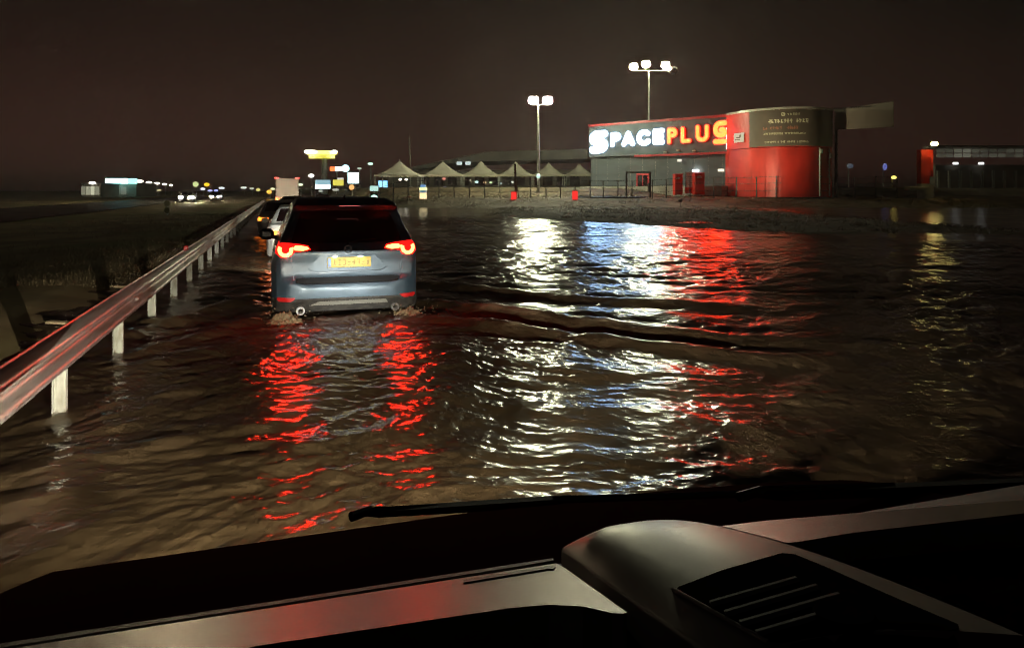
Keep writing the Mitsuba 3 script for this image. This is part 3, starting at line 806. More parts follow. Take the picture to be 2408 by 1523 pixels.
def build_store():
    t = thing('store_building', 'grey store with a lit sign and a red rounded corner on the far bank', 'store')
    base = 0.9
    top = 9.85
    back = 22.0
    # grey main wall: upper sign field stands proud of the lower wall
    put(t + '__wall', wall_box(0, WLEN + 0.05, base, 5.86, -0.45, -back), 'm_wall_grey', smooth=False)
    put(t + '__sign_wall', wall_box(0, WLEN + 0.1, 5.9, top, 0, -back), 'm_wall_grey', smooth=False)
    for k in range(11):
        s = WLEN * (k + 0.5) / 11
        put(t + '__wall_joint', wall_box(s - 0.012, s + 0.012, base + 0.1, 5.85, -0.449, -0.442), 'm_roof', smooth=False)
    put(t + '__coping', wall_box(-0.1, WLEN + 0.1, top, top + 0.28, 0.12, -0.6), 'm_trim_red', smooth=False, label='red coping along the top of the sign wall')
    put(t + '__red_band', wall_box(wall_s(1492), WLEN + 0.05, 5.72, 5.955, 0.10, -0.44), 'm_trim_red', smooth=False, label='red band below the sign')
    put(t + '__plinth', wall_box(-0.2, WLEN, base, 2.12, 1.6, -0.44), 'm_concrete', smooth=False, label='pale plinth')
    M = np.array
    R = frame(WA, WDIR)
    spec = [('S', 1389, 1430, 6.42, 9.22, 0.80, 0), ('P', 1438, 1460.5, 7.12, 8.86, 0.50, 0), ('A', 1465, 1493.5, 7.12, 8.90, 0.50, 0), ('C', 1500, 1532, 7.10, 8.95, 0.52, 0), ('E', 1538, 1563, 7.14, 8.98, 0.50, 0),
            ('P', 1572, 1594, 7.14, 8.98, 0.40, 1), ('L', 1604, 1626, 7.18, 9.0, 0.38, 1), ('U', 1639, 1668, 7.20, 9.08, 0.40, 1), ('G', 1680, 1711, 6.85, 9.40, 0.50, 1)]
    for ch, x0, x1, z0, z1, sw, red in spec:
        s0, s1 = wall_s(x0), wall_s(x1)
        g = letter(ch, s1 - s0, z1 - z0, sw)
        g = sa.translate(g, s0, z0)
        face = extr(g, 0.05)
        face.apply_translation([0, 0, 0.22])
        face.apply_transform(R)
        rim = extr(g.buffer(0.07), 0.14)
        rim.apply_translation([0, 0, 0.075])
        rim.apply_transform(R)
        name = {'G': 'S'}.get(ch, ch)
        k = put(t + '__sign_letter', face, 'm_lamp_off', smooth=False, emit=(5.0, 9.0, 15.5) if not red else (30.0, 0.62, 0.05), w=1.3 if not red else 1.0,
                label=f'glowing {"red orange" if red else "white"} letter {name}')
        put(k + '__rim', rim, 'm_lamp_off', smooth=False, emit=(2.2, 3.2, 4.0) if not red else (3.5, 0.03, 0.02), w=0.15)
    # white strip lamp at the corner by the last letter
    put(t + '__corner_strip', wall_box(WLEN - 0.12, WLEN + 0.08, 6.25, 8.6, 0.18, 0.06), 'm_lamp_off', smooth=False, emit=(3.6, 3.2, 3.0), w=0.1)
    for s, z in ((wall_s(1596), 6.25), (wall_s(1633), 6.12), (wall_s(1566), 6.1)):
        put(t + '__spot_fixture', wall_box(s - 0.16, s + 0.16, z, z + 0.16, 0.30, 0.02), 'm_coping', smooth=False)
    # rounded red corner
    foot = [W((1711 - CX) / FOC * 80.6, 80.6, 0), W((1735 - CX) / FOC * 78.6, 78.6, 0), W((1763 - CX) / FOC * 76.9, 76.9, 0), W((1795 - CX) / FOC * 75.6, 75.6, 0), W((1830 - CX) / FOC * 74.6, 74.6, 0),
            W((1865 - CX) / FOC * 74.1, 74.1, 0), W((1900 - CX) / FOC * 74.0, 74.0, 0), W((1930 - CX) / FOC * 74.5, 74.5, 0), W((1957 - CX) / FOC * 75.9, 75.9, 0)]
    sp = np.array(foot)[:, :2]
    tt = np.linspace(0, len(sp) - 1, 49)
    from scipy.interpolate import CubicSpline
    cur = CubicSpline(np.arange(len(sp)), sp)(tt)
    rear = [W(38, 92, 0)[:2], W(24.5, 96, 0)[:2]]
    poly = sg.Polygon(np.vstack([cur, rear]))
    low = extr(poly.buffer(-0.04), 6.05 - 0.9)
    low.apply_translation([0, 0, 0.9])
    put(t + '__red_drum', low, 'm_wall_red', smooth=25, label='red rounded corner wall')
    hi = extr(poly, 9.95 - 6.10)
    hi.apply_translation([0, 0, 6.10])
    put(t + '__drum_head', hi, 'm_wall_red', smooth=25, label='upper part of the red corner, round the dark panel')
    def strip(i0, i1, z0, z1, off, th):
        c = cur[i0:i1 + 1]
        tan = np.gradient(cur, axis=0)[i0:i1 + 1]
        nrm = np.stack([tan[:, 1], -tan[:, 0]], -1)
        nrm /= np.linalg.norm(nrm, axis=1, keepdims=True)
        a, b = c + nrm * off, c + nrm * (off + th)
        m = extr(sg.Polygon(np.vstack([a, b[::-1]])), z1 - z0)
        m.apply_translation([0, 0, z0])
        return m
    # find index where the panel starts
    def idx(px):
        u = np.array([CX + FOC * (np.dot(np.append(c, 0), RT)) / np.dot(np.append(c, 0), FW) for c in cur])
        return int(np.argmin(abs(u - px)))
    i0, i1 = idx(1763), len(cur) - 1
    put(t + '__drum_coping', strip(0, i1, 9.95, 10.16, -0.35, 0.50), 'm_coping', smooth=25, label='pale metal coping on the red corner')
    pk = put(t + '__info_panel', strip(i0, i1, 6.16, 9.93, 0.01, 0.06), 'm_panel_dark', smooth=25, label='dark information panel with unreadable text lines')
    r = np.random.default_rng(8)
    lines = [(1806, 1900, 8.50, 0.48, 0.30, 'm_text_pale'), (1795, 1885, 7.86, 0.36, 0.22, 'm_text_orange'), (1796, 1893, 7.34, 0.24, 0.15, 'm_text_pale'), (1795, 1902, 6.48, 0.24, 0.16, 'm_text_pale')]
    for x0, x1, z, h, cw, mm in lines:
        gl = []
        a0, a1 = idx(x0), idx(x1)
        L = np.linalg.norm(np.diff(cur[a0:a1 + 1], axis=0), axis=1).sum()
        n = int(L / cw)
        for q in range(n):
            if r.uniform() < 0.14:
                continue
            f = a0 + (a1 - a0) * (q + 0.5) / n
            c = CubicSpline(np.arange(len(cur)), cur)
            p, tn = c(f), c(f, 1)
            tn = tn / np.linalg.norm(tn)
            nr = np.array([tn[1], -tn[0]])
            ang = math.atan2(tn[1], tn[0])
            for bar in range(3):
                dx = r.uniform(-0.35, 0.35) * cw
                if bar < 2:
                    hh, ww = h * r.uniform(0.7, 1.0), cw * 0.24
                    dz = (h - hh) / 2
                else:
                    hh, ww, dx = h * 0.2, cw * 0.8, 0
                    dz = r.uniform(0, 0.8) * h
                pp = p + nr * (0.085 + 0.001 * bar) + tn * dx
                gl.append(box([pp[0], pp[1], z + dz + hh / 2], [ww, 0.02, hh], rot=ang))
        put(pk + '__text_line', join(gl), mm, smooth=False, kind='stuff')
    c = CubicSpline(np.arange(len(cur)), cur)
    f = idx(1839)
    p, tn = c(f), c(f, 1)
    tn /= np.linalg.norm(tn)
    nr = np.array([tn[1], -tn[0]])
    Rm = frame(np.array([p[0] + nr[0] * 0.08, p[1] + nr[1] * 0.08, 9.42]), np.array([tn[0], tn[1], 0]))
    g = shapely.union_all([sg.Point(0, 0).buffer(0.20).difference(sg.Point(0, 0).buffer(0.10)), sg.box(-0.02, -0.05, 0.2, 0.04)])
    for q in range(5):
        g = g.union(sg.box(0.42 + q * 0.26, -0.09, 0.56 + q * 0.26, 0.09).difference(sg.box(0.46 + q * 0.26, -0.05, 0.53 + q * 0.26, 0.03)))
    e = extr(g, 0.02)
    e.apply_transform(Rm)
    put(pk + '__logo', e, 'm_text_pale', smooth=False, label='small pale ring shaped logo and a word')
    # pale notice on the red strip
    a0 = idx(1738)
    p, tn = c(a0), c(a0, 1)
    tn /= np.linalg.norm(tn)
    nr = np.array([tn[1], -tn[0]])
    ang = math.atan2(tn[1], tn[0])
    nk = put(t + '__notice', box([p[0] + nr[0] * 0.10, p[1] + nr[1] * 0.10, 7.3], [1.7, 0.05, 1.0], rot=ang), 'm_notice', smooth=False, label='small pale notice on the red wall')
    put(nk + '__mark', join([box([p[0] + nr[0] * 0.14 + tn[0] * q, p[1] + nr[1] * 0.14 + tn[1] * q, 7.3 + zq], [wq, 0.02, hq], rot=ang) for q, zq, wq, hq in ((0.25, 0.18, 0.28, 0.24), (-0.1, 0.0, 0.7, 0.10), (-0.2, -0.22, 0.9, 0.08))]), 'm_panel_dark', smooth=False)
    # pale upright strips at the right end of the drum, small wall lamps
    for px, z0, z1 in ((1927, 4.6, 5.6), (1946, 4.0, 5.2)):
        j = idx(px)
        p, tn = c(j), c(j, 1)
        tn /= np.linalg.norm(tn)
        nr = np.array([tn[1], -tn[0]])
        put(t + '__wall_pipe', tube([p[0] + nr[0] * 0.12, p[1] + nr[1] * 0.12, 1.0], [p[0] + nr[0] * 0.12, p[1] + nr[1] * 0.12, 6.0], 0.07), 'm_coping')
        put(t + '__wall_lamp', rbox([p[0] + nr[0] * 0.30, p[1] + nr[1] * 0.30, z1], [0.3, 0.3, 0.45], 0.06), 'm_coping')
    # door with a red frame, and lamps under the band
    s0, s1 = wall_s(1495), wall_s(1521)
    dk = put(t + '__door', wall_box(s0, s1, 2.125, 3.55, -0.44, -0.36), 'm_glass_dark', smooth=False)
    fr = join([wall_box(s0 - 0.1, s0 + 0.08, 2.13, 3.7, -0.43, -0.28), wall_box(s1 - 0.08, s1 + 0.1, 2.13, 3.7, -0.43, -0.28), wall_box(s0 + 0.09, s1 - 0.09, 3.45, 3.69, -0.43, -0.28), wall_box((s0 + s1) / 2 - 0.06, (s0 + s1) / 2 + 0.06, 2.13, 3.44, -0.43, -0.30)])
    put(dk + '__frame', fr, 'm_trim_red', smooth=False, label='red door frame')
    for px, py, w, L in ((1634, 401, 0.55, (8, 8, 7.5)), (1694, 400, 0.5, (1.2, 1.1, 0.8)), (1596, 377, 0.3, (0.8, 0.8, 0.7))):
        s = wall_s(px)
        d = (WA + WDIR * s) @ FW
        z = EYE - (py - HY) / FOC * d
        put(t + '__wall_lamp', wall_box(s - w / 2, s + w / 2, z - 0.14, z + 0.14, 0.1, -0.43), 'm_lamp_off', smooth=False, emit=L, w=0.3, label='small lit wall lamp')
    return t


build_store()

# red cabinets and the pale louvred board before the store
CAB = 'red cabinets before the store'


def cabinet(px0, px1, ytop, ybot, d, label):
    t = thing('cabinet', label, 'cabinet', CAB)
    a, b = at(px0, ybot, d), at(px1, ytop, d)
    c = (a + b) / 2
    w = (px1 - px0) / FOC * d
    h = b[2] - a[2]
    rot = math.atan2(RT[1], RT[0]) + 0.2
    put(t + '__body', rbox([c[0], c[1], a[2] + h / 2 - 0.15], [w, 0.7, h + 0.3], 0.04, rot), 'm_wall_red')
    out = -FW * 0.37
    put(t + '__label_plate', box([c[0] + out[0], c[1] + out[1], a[2] + h * 0.78], [w * 0.45, 0.03, h * 0.10], rot), 'm_notice', smooth=False)
    put(t + '__door', box([c[0] + out[0], c[1] + out[1], a[2] + h * 0.34], [w * 0.8, 0.02, h * 0.5], rot), 'm_trim_red', smooth=False)


cabinet(1584, 1603, 409, 452, 82.0, 'narrow red cabinet before the store wall, left of the louvred board')
cabinet(1630, 1655, 406, 451, 80.5, 'wide red cabinet before the store wall, right of the louvred board')
t = thing('notice_board', 'pale louvred board on a red base between the two red cabinets', 'board')
a, b = at(1613, 440, 81.5), at(1628, 404, 81.5)
c = (a + b) / 2
for q in range(7):
    put(t + '__slat', box([c[0], c[1], a[2] + (b[2] - a[2]) * (q + 0.5) / 7], [0.66, 0.10, 0.19], math.atan2(RT[1], RT[0])), 'm_coping', smooth=False)
for s in (-1, 1):
    e = c + RT * s * 0.38
    put(t + '__post', box([e[0], e[1], (a[2] + b[2]) / 2 - 0.3], [0.06, 0.12, b[2] - a[2] + 0.7], math.atan2(RT[1], RT[0])), 'm_fence', smooth=False)
put(t + '__base', rbox([c[0], c[1], a[2] - 0.35], [0.9, 0.5, 0.66], 0.03, math.atan2(RT[1], RT[0])), 'm_wall_red')

t = thing('floodlight', 'small floodlight on a stake by the water, turned to the red corner', 'floodlight')
fp = W((1600 - CX) / FOC * 67, 67.0, 0)
fz = gz(fp[0], fp[1])
tg = W(27.3, 75.6, 6.3)
put(t + '__stake', tube([fp[0], fp[1], fz - 0.2], [fp[0], fp[1], fz + 0.45], 0.03, None, 8), 'm_fence')
dv = (tg - (fp + UP * (fz + 0.6)))
dv /= np.linalg.norm(dv)
put(t + '__housing', rbox([fp[0], fp[1], fz + 0.57], [0.34, 0.22, 0.26], 0.03, math.atan2(dv[1], dv[0]) - math.pi / 2), 'm_fence')
so = fp + UP * (fz + 0.6) + dv * 0.25
scene['floodlight_beam'] = {'type': 'spot', 'to_world': T().look_at(origin=[float(q) for q in so], target=[float(q) for q in tg], up=[0, 0, 1]), 'intensity': lum((620, 500, 310)), 'cutoff_angle': 25.0, 'beam_width': 11.0, 'sampling_weight': 4.0}

# blank billboard at the right of the store
t = thing('billboard', 'blank grey billboard raised behind the right end of the red corner', 'billboard')
a, b = at(1963, 305, 76.8), at(2102, 305, 73.0)
bd = b - a
bl = float(np.linalg.norm(bd[:2]))
bc = (a + b) / 2
zb0, zb1 = a[2], at(2102, 238, 73.0)[2]
ang = math.atan2(bd[1], bd[0])
prof = sg.Polygon([(0, 0), (bl * 0.5, -0.05), (bl, -0.02), (bl, zb1 - zb0), (bl * 0.5, zb1 - zb0 - 0.22), (0, zb1 - zb0 - 0.42)])
pm = extr(prof, 0.12)
pm.apply_transform(frame(a, bd * np.array([1, 1, 0])))
put(t + '__panel', pm, 'm_board_grey', smooth=False)
for f in (0.05,):
    p = a + bd * f + FW * 0.35
    put(t + '__post', tube([p[0], p[1], gz(p[0], p[1]) - 0.2], [p[0], p[1], zb1 - 0.4], 0.16), 'm_black')
for zz in (2.2,):
    p, q = a + FW * 0.16 - RT * 1.2, b + FW * 0.16
    put(t + '__rail', tube([p[0], p[1], zb0 + zz], [q[0], q[1], zb0 + zz], 0.06), 'm_fence')


# ------------------------------------------------------------------ fence with gate frame
def build_fence():
    t = thing('fence', 'dark thin post and wire fence along the top of the bank before the store', 'fence')
    xs = [890, 925, 960, 996, 1032, 1068, 1104, 1140, 1176, 1212, 1248, 1284, 1318, 1353, 1388, 1419, 1453, 1486, 1534, 1567, 1623, 1678, 1731, 1779, 1825, 1868, 1912, 1960, 2010, 2060, 2110]
    d = 74.5
    pts = [W((x - CX) / FOC * d, d, 0) for x in xs]
    H = 1.9
    for i, p in enumerate(pts):
        z0 = gz(p[0], p[1])
        hh = H + (0.35 if i >= 20 else 0.0) + rng.normal(0, 0.05)
        q = np.array([p[0] + rng.normal(0, 0.03), p[1], z0 + hh])
        put(t + '__post', tube([p[0], p[1], z0 - 0.3], q, 0.06, 0.05, 8), 'm_fence')
        pts[i] = (p[0], p[1], z0, z0 + hh)
    for fr in (0.35, 0.68, 0.97):
        ms = []
        for a, b in zip(pts[:-1], pts[1:]):
            za, zb = a[2] + (a[3] - a[2]) * fr, b[2] + (b[3] - b[2]) * fr
            ms.append(tube([a[0], a[1], za], [b[0], b[1], zb], 0.020, None, 5))
        put(t + '__wire', join(ms), 'm_fence')
    return t


build_fence()
t = thing('gate_frame', 'tall dark metal gate frame standing in the fence before the store', 'gate')
pa, pb = W((1473 - CX) / FOC * 75.2, 75.2, 0), W((1529 - CX) / FOC * 75.2, 75.2, 0)
ztop = at(1500, 404, 75.2)[2]
for p in (pa, pb):
    put(t + '__post', tube([p[0], p[1], gz(p[0], p[1]) - 0.2], [p[0], p[1], ztop], 0.085, None, 10), 'm_fence')
put(t + '__crossbar', tube([pa[0], pa[1], ztop - 0.05], [pb[0], pb[1], ztop - 0.05], 0.08, None, 10), 'm_fence')
pm = (pa + pb) / 2 + (pb - pa) * 0.46
put(t + '__latch_box', rbox([pm[0], pm[1], 1.9], [0.3, 0.2, 0.9], 0.03), 'm_fence')

# puddle on the store's forecourt
p0 = [W((x - CX) / FOC * d, d, 0) for x, d in ((1372, 77), (1400, 75.9), (1440, 75.6), (1486, 76), (1500, 77.5), (1470, 79.5), (1420, 80.5), (1380, 79.5))]
pm = extr(sg.Polygon([(p[0], p[1]) for p in p0]).buffer(0.5).buffer(0.3), 0.05)
pm.apply_translation([0, 0, 0.90])
scene['puddle'] = mikit.ply(pm, 'm_puddle', smooth=False)
labels['puddle'] = {'label': 'bluish puddle on the ground under the store sign', 'kind': 'structure'}


# ------------------------------------------------------------------ tall lamp posts
def lamp_post(px, ytop, d, heads, label, tilt=0.0, base_z=None, L=(420, 430, 250), wl=6.0, r=0.17):
    t = thing('lamp_post', label, 'lamp post', 'tall floodlight posts')
    p = at(px, ytop, d)
    z0 = base_z if base_z is not None else gz(p[0], p[1]) - 0.2
    put(t + '__pole', tube([p[0], p[1], z0], [p[0], p[1], p[2]], r, r * 0.6, 14), 'm_pole')
    hs = [at(hx, hy, d) for hx, hy, lit in heads]
    ax = tube(min(hs, key=lambda q: q @ RT) * [1, 1, 0] + [0, 0, p[2]], max(hs, key=lambda q: q @ RT) * [1, 1, 0] + [0, 0, p[2]], 0.06, None, 8)
    put(t + '__crossarm', ax, 'm_pole')
    for (hx, hy, lit), q in zip(heads, hs):
        # a floodlight: housing behind, glass facing down towards the road
        toward = -FW * 0.80 - UP * 0.6 + RT * 0.1 * np.sign(hx - px)
        toward /= np.linalg.norm(toward)
        Mx = np.eye(4)
        x = np.cross(UP, toward)
        x /= np.linalg.norm(x)
        Mx[:3, 0], Mx[:3, 1], Mx[:3, 2], Mx[:3, 3] = x, np.cross(toward, x), toward, q
        hb = rbox([0, 0, -0.12], [1.15, 0.95, 0.30], 0.12)
        hb.apply_transform(Mx)
        k = put(t + '__lamp_head', hb, 'm_lamp_off', label=None if lit else 'unlit lamp head')
        gp = trimesh.creation.icosphere(subdivisions=2, radius=1.0)
        gp.apply_scale([0.60, 0.50, 0.36])
        gp.apply_translation([0, 0, 0.22])
        gp.apply_transform(Mx)
        if lit:
            put(k + '__glass', gp, 'm_lamp_off', smooth=True, emit=[lit * v for v in L], w=wl)
        else:
            put(k + '__glass', gp, 'm_glass_dark', smooth=False)
        put(k + '__bracket', tube(q + [0, 0, 0], [q[0], q[1], p[2]], 0.035, None, 6), 'm_pole')
    return t


lamp_post(1266, 246, 86.0, [(1254.5, 235, 1), (1288, 235, 1)], 'tall lamp post with two floodlights rising behind the tents', L=(620, 620, 400), wl=6)
lamp_post(1526, 166, 100.0, [(1490, 156, 0.7), (1519, 150, 1.2), (1564.5, 152, 1.1), (1583, 166, 0)], 'tallest lamp post with three lit floodlights rising behind the store sign', base_z=2.0, L=(380, 385, 250), wl=5)


# ------------------------------------------------------------------ tents
def tent(px, nxt, d, ytip, yeave, label, zbase=None):
    t = thing('tent', label, 'tent', 'row of peaked canopy tents')
    w = (nxt - px) / FOC * d
    c = W((px - CX) / FOC * d, d, 0)
    zt, ze = EYE - (ytip - HY) / FOC * d, EYE - (yeave - HY) / FOC * d
    n = 12
    v, f = [], []
    for i in range(n + 1):
        u = i / n
        half = w / 2 * u
        z = ze + (zt - ze) * (1 - u) ** 1.75
        for k in range(16):
            e = k / 4.0
            s = int(e)
            q = e - s
            x, y = [(-1 + 2 * q, -1), (1, -1 + 2 * q), (1 - 2 * q, 1), (-1, 1 - 2 * q)][s]
            rr = 1.0 if u > 0.15 else 1.0
            corner = abs(x) * abs(y)
            zz = z + 0.10 * (1 - corner) * math.sin(u * math.pi) - (0.10 * corner * u if u > 0.6 else 0)
            p = c + RT * x * half * rr + FW * y * half * rr
            v.append([p[0], p[1], zz])
    for i in range(n):
        for k in range(16):
            a, b = i * 16 + k, i * 16 + (k + 1) % 16
            f += [[a, b, b + 16], [a, b + 16, a + 16]]
    m = trimesh.Trimesh(np.array(v), np.array(f), process=False)
    put(t + '__canopy', m, 'm_canvas', smooth=True)
    val = []
    for k in range(4):
        a = np.array([(-1, -1), (1, -1), (1, 1), (-1, 1)][k]) * w / 2
        b = np.array([(1, -1), (1, 1), (-1, 1), (-1, -1)][k]) * w / 2
        pa, pb = c + RT * a[0] + FW * a[1], c + RT * b[0] + FW * b[1]
        mid = (pa + pb) / 2
        val.append(box([mid[0], mid[1], ze - 0.20], [w, 0.03, 0.22], math.atan2((pb - pa)[1], (pb - pa)[0])))
    put(t + '__valance', join(val), 'm_canvas', smooth=False)
    for sx in (-1, 1):
        for sy in (-1, 1):
            p = c + RT * sx * w * 0.48 + FW * sy * w * 0.48
            put(t + '__pole', tube([p[0], p[1], gz(p[0], p[1]) - 0.2], [p[0], p[1], ze - 0.1], 0.07, None, 8), 'm_pole')
    put(t + '__finial', tube([c[0], c[1], zt - 0.25], [c[0], c[1], zt + 0.25], 0.09, 0.02, 8), 'm_pole')


TP = [(940, 991, 97, 378), (1042, 1089, 104, 379), (1131, 1174, 111, 378), (1213, 1253, 118, 379), (1290, 1327, 125, 381), (1362, 1396, 132, 384)]
ORD = ['first peaked beige canopy tent from the left, beside the low signs', 'second peaked beige canopy tent from the left in the row', 'third peaked beige canopy tent from the left in the row',
       'fourth peaked beige canopy tent from the left, behind the dark wooden post', 'fifth peaked beige canopy tent, just right of the lamp post with two floodlights', 'last peaked canopy tent, close to the store wall']
for (x, e, d, yt), lb in zip(TP, ORD):
    tent(x - (e - x), e, d, yt, 409, lb) if False else tent(x, x + 2 * (e - x), d, yt, 410, lb)

# people-sized clutter and lights under the tents: hanging lamps
k = 0
for px, py, d, col, s, lb in ((941, 422, 96, (9, 8.5, 7), 0.30, 'left of the two bright white lamps under the first tent'), (955, 422, 96, (9, 8.5, 7), 0.30, 'right of the two bright white lamps under the first tent'),
                              (1044, 420, 103, (0.9, 0.25, 0.2), 0.45, 'dull red lamp under the second tent'), (1046, 442, 103, (0.45, 0.45, 0.9), 0.45, 'low bluish lamp under the second tent'),
                              (1105, 424, 110, (1.2, 1.1, 0.8), 0.30, 'pale lamp under the left edge of the third tent'), (1121, 428, 110, (0.5, 1.0, 0.9), 0.5, 'teal lamp under the third tent'), (1140, 429, 112, (1.3, 0.7, 0.3), 0.4, 'orange lamp under the third tent'),
                              (1154, 429, 112, (0.7, 1.0, 0.5), 0.4, 'pale green lamp between the third and fourth tents'), (1177, 431, 117, (0.4, 0.7, 0.8), 0.4, 'pale blue lamp left under the fourth tent'), (1205, 428, 117, (0.9, 0.95, 0.7), 0.4, 'yellowish lamp under the middle of the fourth tent'),
                              (926, 446, 95, (0.30, 0.30, 0.45), 0.7, 'low dim bluish lamp under the first tent')):
    t = thing('hanging_lamp', lb, 'lamp', 'lamps hanging under the tents')
    p = at(px, py, d)
    body = trimesh.creation.icosphere(subdivisions=1, radius=s * 0.5)
    body.apply_scale([1.2, 1.2, 0.8])
    body.apply_translation(p)
    put(t + '__bulb', body, 'm_lamp_off', smooth=True, emit=col, w=0.05)
    put(t + '__cord', tube(p, [p[0], p[1], at(px, 409, d)[2]], 0.015, None, 5), 'm_fence')

# hall behind the tents
t = thing('hall_building', 'long low hall with a pale sloping roof behind the tents', 'hall')
a, b = W((900 - CX) / FOC * 150, 150, 0), W((1384 - CX) / FOC * 138, 138, 0)
dirr = (b - a) / np.linalg.norm(b - a)
L = float(np.linalg.norm(b - a))
nrm = np.cross(dirr, UP)
ang = math.atan2(dirr[1], dirr[0])
zr = EYE - (352 - HY) / FOC * 140
c = (a + b) / 2 - nrm * 10
put(t + '__wall', box([c[0], c[1], 3.0], [L, 20, 5.2], ang), 'm_far_wall', smooth=False)


def hall_pt(px, z, d=None):
    u = (px - CX) / FOC
    # intersect with line a..b
    A, B = np.array([a @ RT, a @ FW]), np.array([b @ RT, b @ FW])
    q = (A[1] * u - A[0]) / ((B[0] - A[0]) - u * (B[1] - A[1]))
    return a + (b - a) * q + UP * z


pts = [hall_pt(905, 7.0), hall_pt(1150, zr), hall_pt(1384, zr)]
for nm, pl, mt in (('roof', [hall_pt(975, 6.4), hall_pt(1150, zr - 0.25), hall_pt(1384, zr), hall_pt(1384, zr - 1.9), hall_pt(1150, zr - 2.1), hall_pt(1080, zr - 2.3), hall_pt(975, 5.7)], 'm_roof'),):
    M2 = frame(a, dirr)
    loc = [((p - a) @ dirr, p[2]) for p in pl]
    e = extr(sg.Polygon(loc), 18.0)
    e.apply_translation([0, 0, -17.0])
    e.apply_transform(M2)
    put(t + '__roof', e, mt, smooth=False)
for px in range(1000, 1375, 32):
    p = hall_pt(px, 3.6) + nrm * 0.03
    k = put(t + '__window', box([p[0], p[1], 3.7], [1.9, 0.08, 2.2], ang), 'm_glass_dark', smooth=False)
for px in (1085, 1105):
    p = hall_pt(px, zr - 2.5) + nrm * 1.2
    put(t + '__roof_lamp', rbox([p[0], p[1], p[2]], [1.1, 0.4, 0.7], 0.1, ang), 'm_lamp_off', emit=(0.5, 0.62, 0.62), w=0.05)

t = thing('mast', 'thin tall bare mast between the first and second tents', 'mast')
p = at(966, 322, 120)
put(t + '__pole', tube([p[0], p[1], 1.5], [p[0] - 0.2, p[1], p[2]], 0.10, 0.05, 8), 'm_pole')
put(t + '__base', rbox([p[0], p[1], 2.0], [0.5, 0.5, 0.8], 0.05), 'm_concrete')
t = thing('utility_post', 'dark weathered wooden post standing before the fourth tent', 'post')
p = at(1211, 385, 74.0)
put(t + '__shaft', tube([p[0] + 0.12, p[1], gz(p[0], p[1]) - 0.3], [p[0], p[1], p[2]], 0.13, 0.10, 10), 'm_wood')
put(t + '__brace', tube([p[0] + 0.5, p[1], gz(p[0], p[1]) - 0.2], [p[0], p[1], p[2] - 1.3], 0.05, None, 8), 'm_wood')


# ------------------------------------------------------------------ signs and small lamps
def panel_sign(name, label, cat, px0, px1, y0, y1, d, panels, post=True, group=None, posts=(0.5,), w=0.1):
    """a lit sign: panels = [(fx0, fx1, fy0, fy1, emission or None)] in fractions of the board"""
    t = thing(name, label, cat, group)
    a, b = at(px0, y1, d), at(px1, y0, d)
    wd, ht = (px1 - px0) / FOC * d, b[2] - a[2]
    R0 = frame(a, RT)
    back = trimesh.creation.box(extents=[wd + 0.1, ht + 0.1, 0.3])
    back.apply_translation([wd / 2, ht / 2, -0.2])
    back.apply_transform(R0)
    put(t + '__board', back, 'm_clad', smooth=False)
    for fx0, fx1, fy0, fy1, em in panels:
        g = sg.box(fx0 * wd, fy0 * ht, fx1 * wd, fy1 * ht).buffer(-0.04 * min(wd, ht)).buffer(0.04 * min(wd, ht))
        e = extr(g, 0.06)
        e.apply_transform(R0)
        put(t + '__panel', e, 'm_lamp_off', smooth=False, emit=em, w=w)
    if post:
        for f in posts:
            p = a + RT * wd * f + FW * 0.2
            put(t + '__post', tube([p[0], p[1], min(gz(p[0], p[1]), 0) - 0.3], [p[0], p[1], a[2]], 0.12, None, 8), 'm_pole')
    return t


# big yellow pylon: elliptic lit canopy on a column
t = thing('pylon_sign', 'tall pylon with a wide lit yellow and white head, above the other signs', 'sign')
d = 150.0
c = at(757, 363, d)
wd = 72 / FOC * d
for nm, rr, z0, z1, em, lb in (('head', 1.0, 0.0, 0.75, (3.0, 2.7, 0.35), 'lit yellow head'), ('skirt', 0.86, -0.85, -0.02, (0.85, 0.75, 0.06), 'dimmer yellow skirt')):
    g = sa.scale(sg.Point(0, 0).buffer(wd / 2 * rr, quad_segs=10), 1, 0.35)
    e = extr(g, z1 - z0)
    e.apply_translation([0, 0, z0])
    Mx = np.eye(4)
    Mx[:3, 0], Mx[:3, 1], Mx[:3, 3] = RT, FW, c
    e.apply_transform(Mx)
    put(t + '__' + nm, e, 'm_lamp_off', smooth=30, emit=em, w=0.1, label=lb)
for f0, f1 in ((-0.52, -0.14), (0.38, 0.53)):
    p = c + RT * wd * (f0 + f1) / 2 - FW * 1.1 + UP * 0.5
    put(t + '__white_lamp', rbox(p, [wd * (f1 - f0), 0.8, 0.62], 0.2, math.atan2(RT[1], RT[0])), 'm_lamp_off', emit=(14, 14, 12), w=0.15)
p = at(763, 372, d)
put(t + '__column', tube([p[0], p[1], -0.4], [p[0], p[1], p[2]], 0.7, 0.55, 14), 'm_pole')

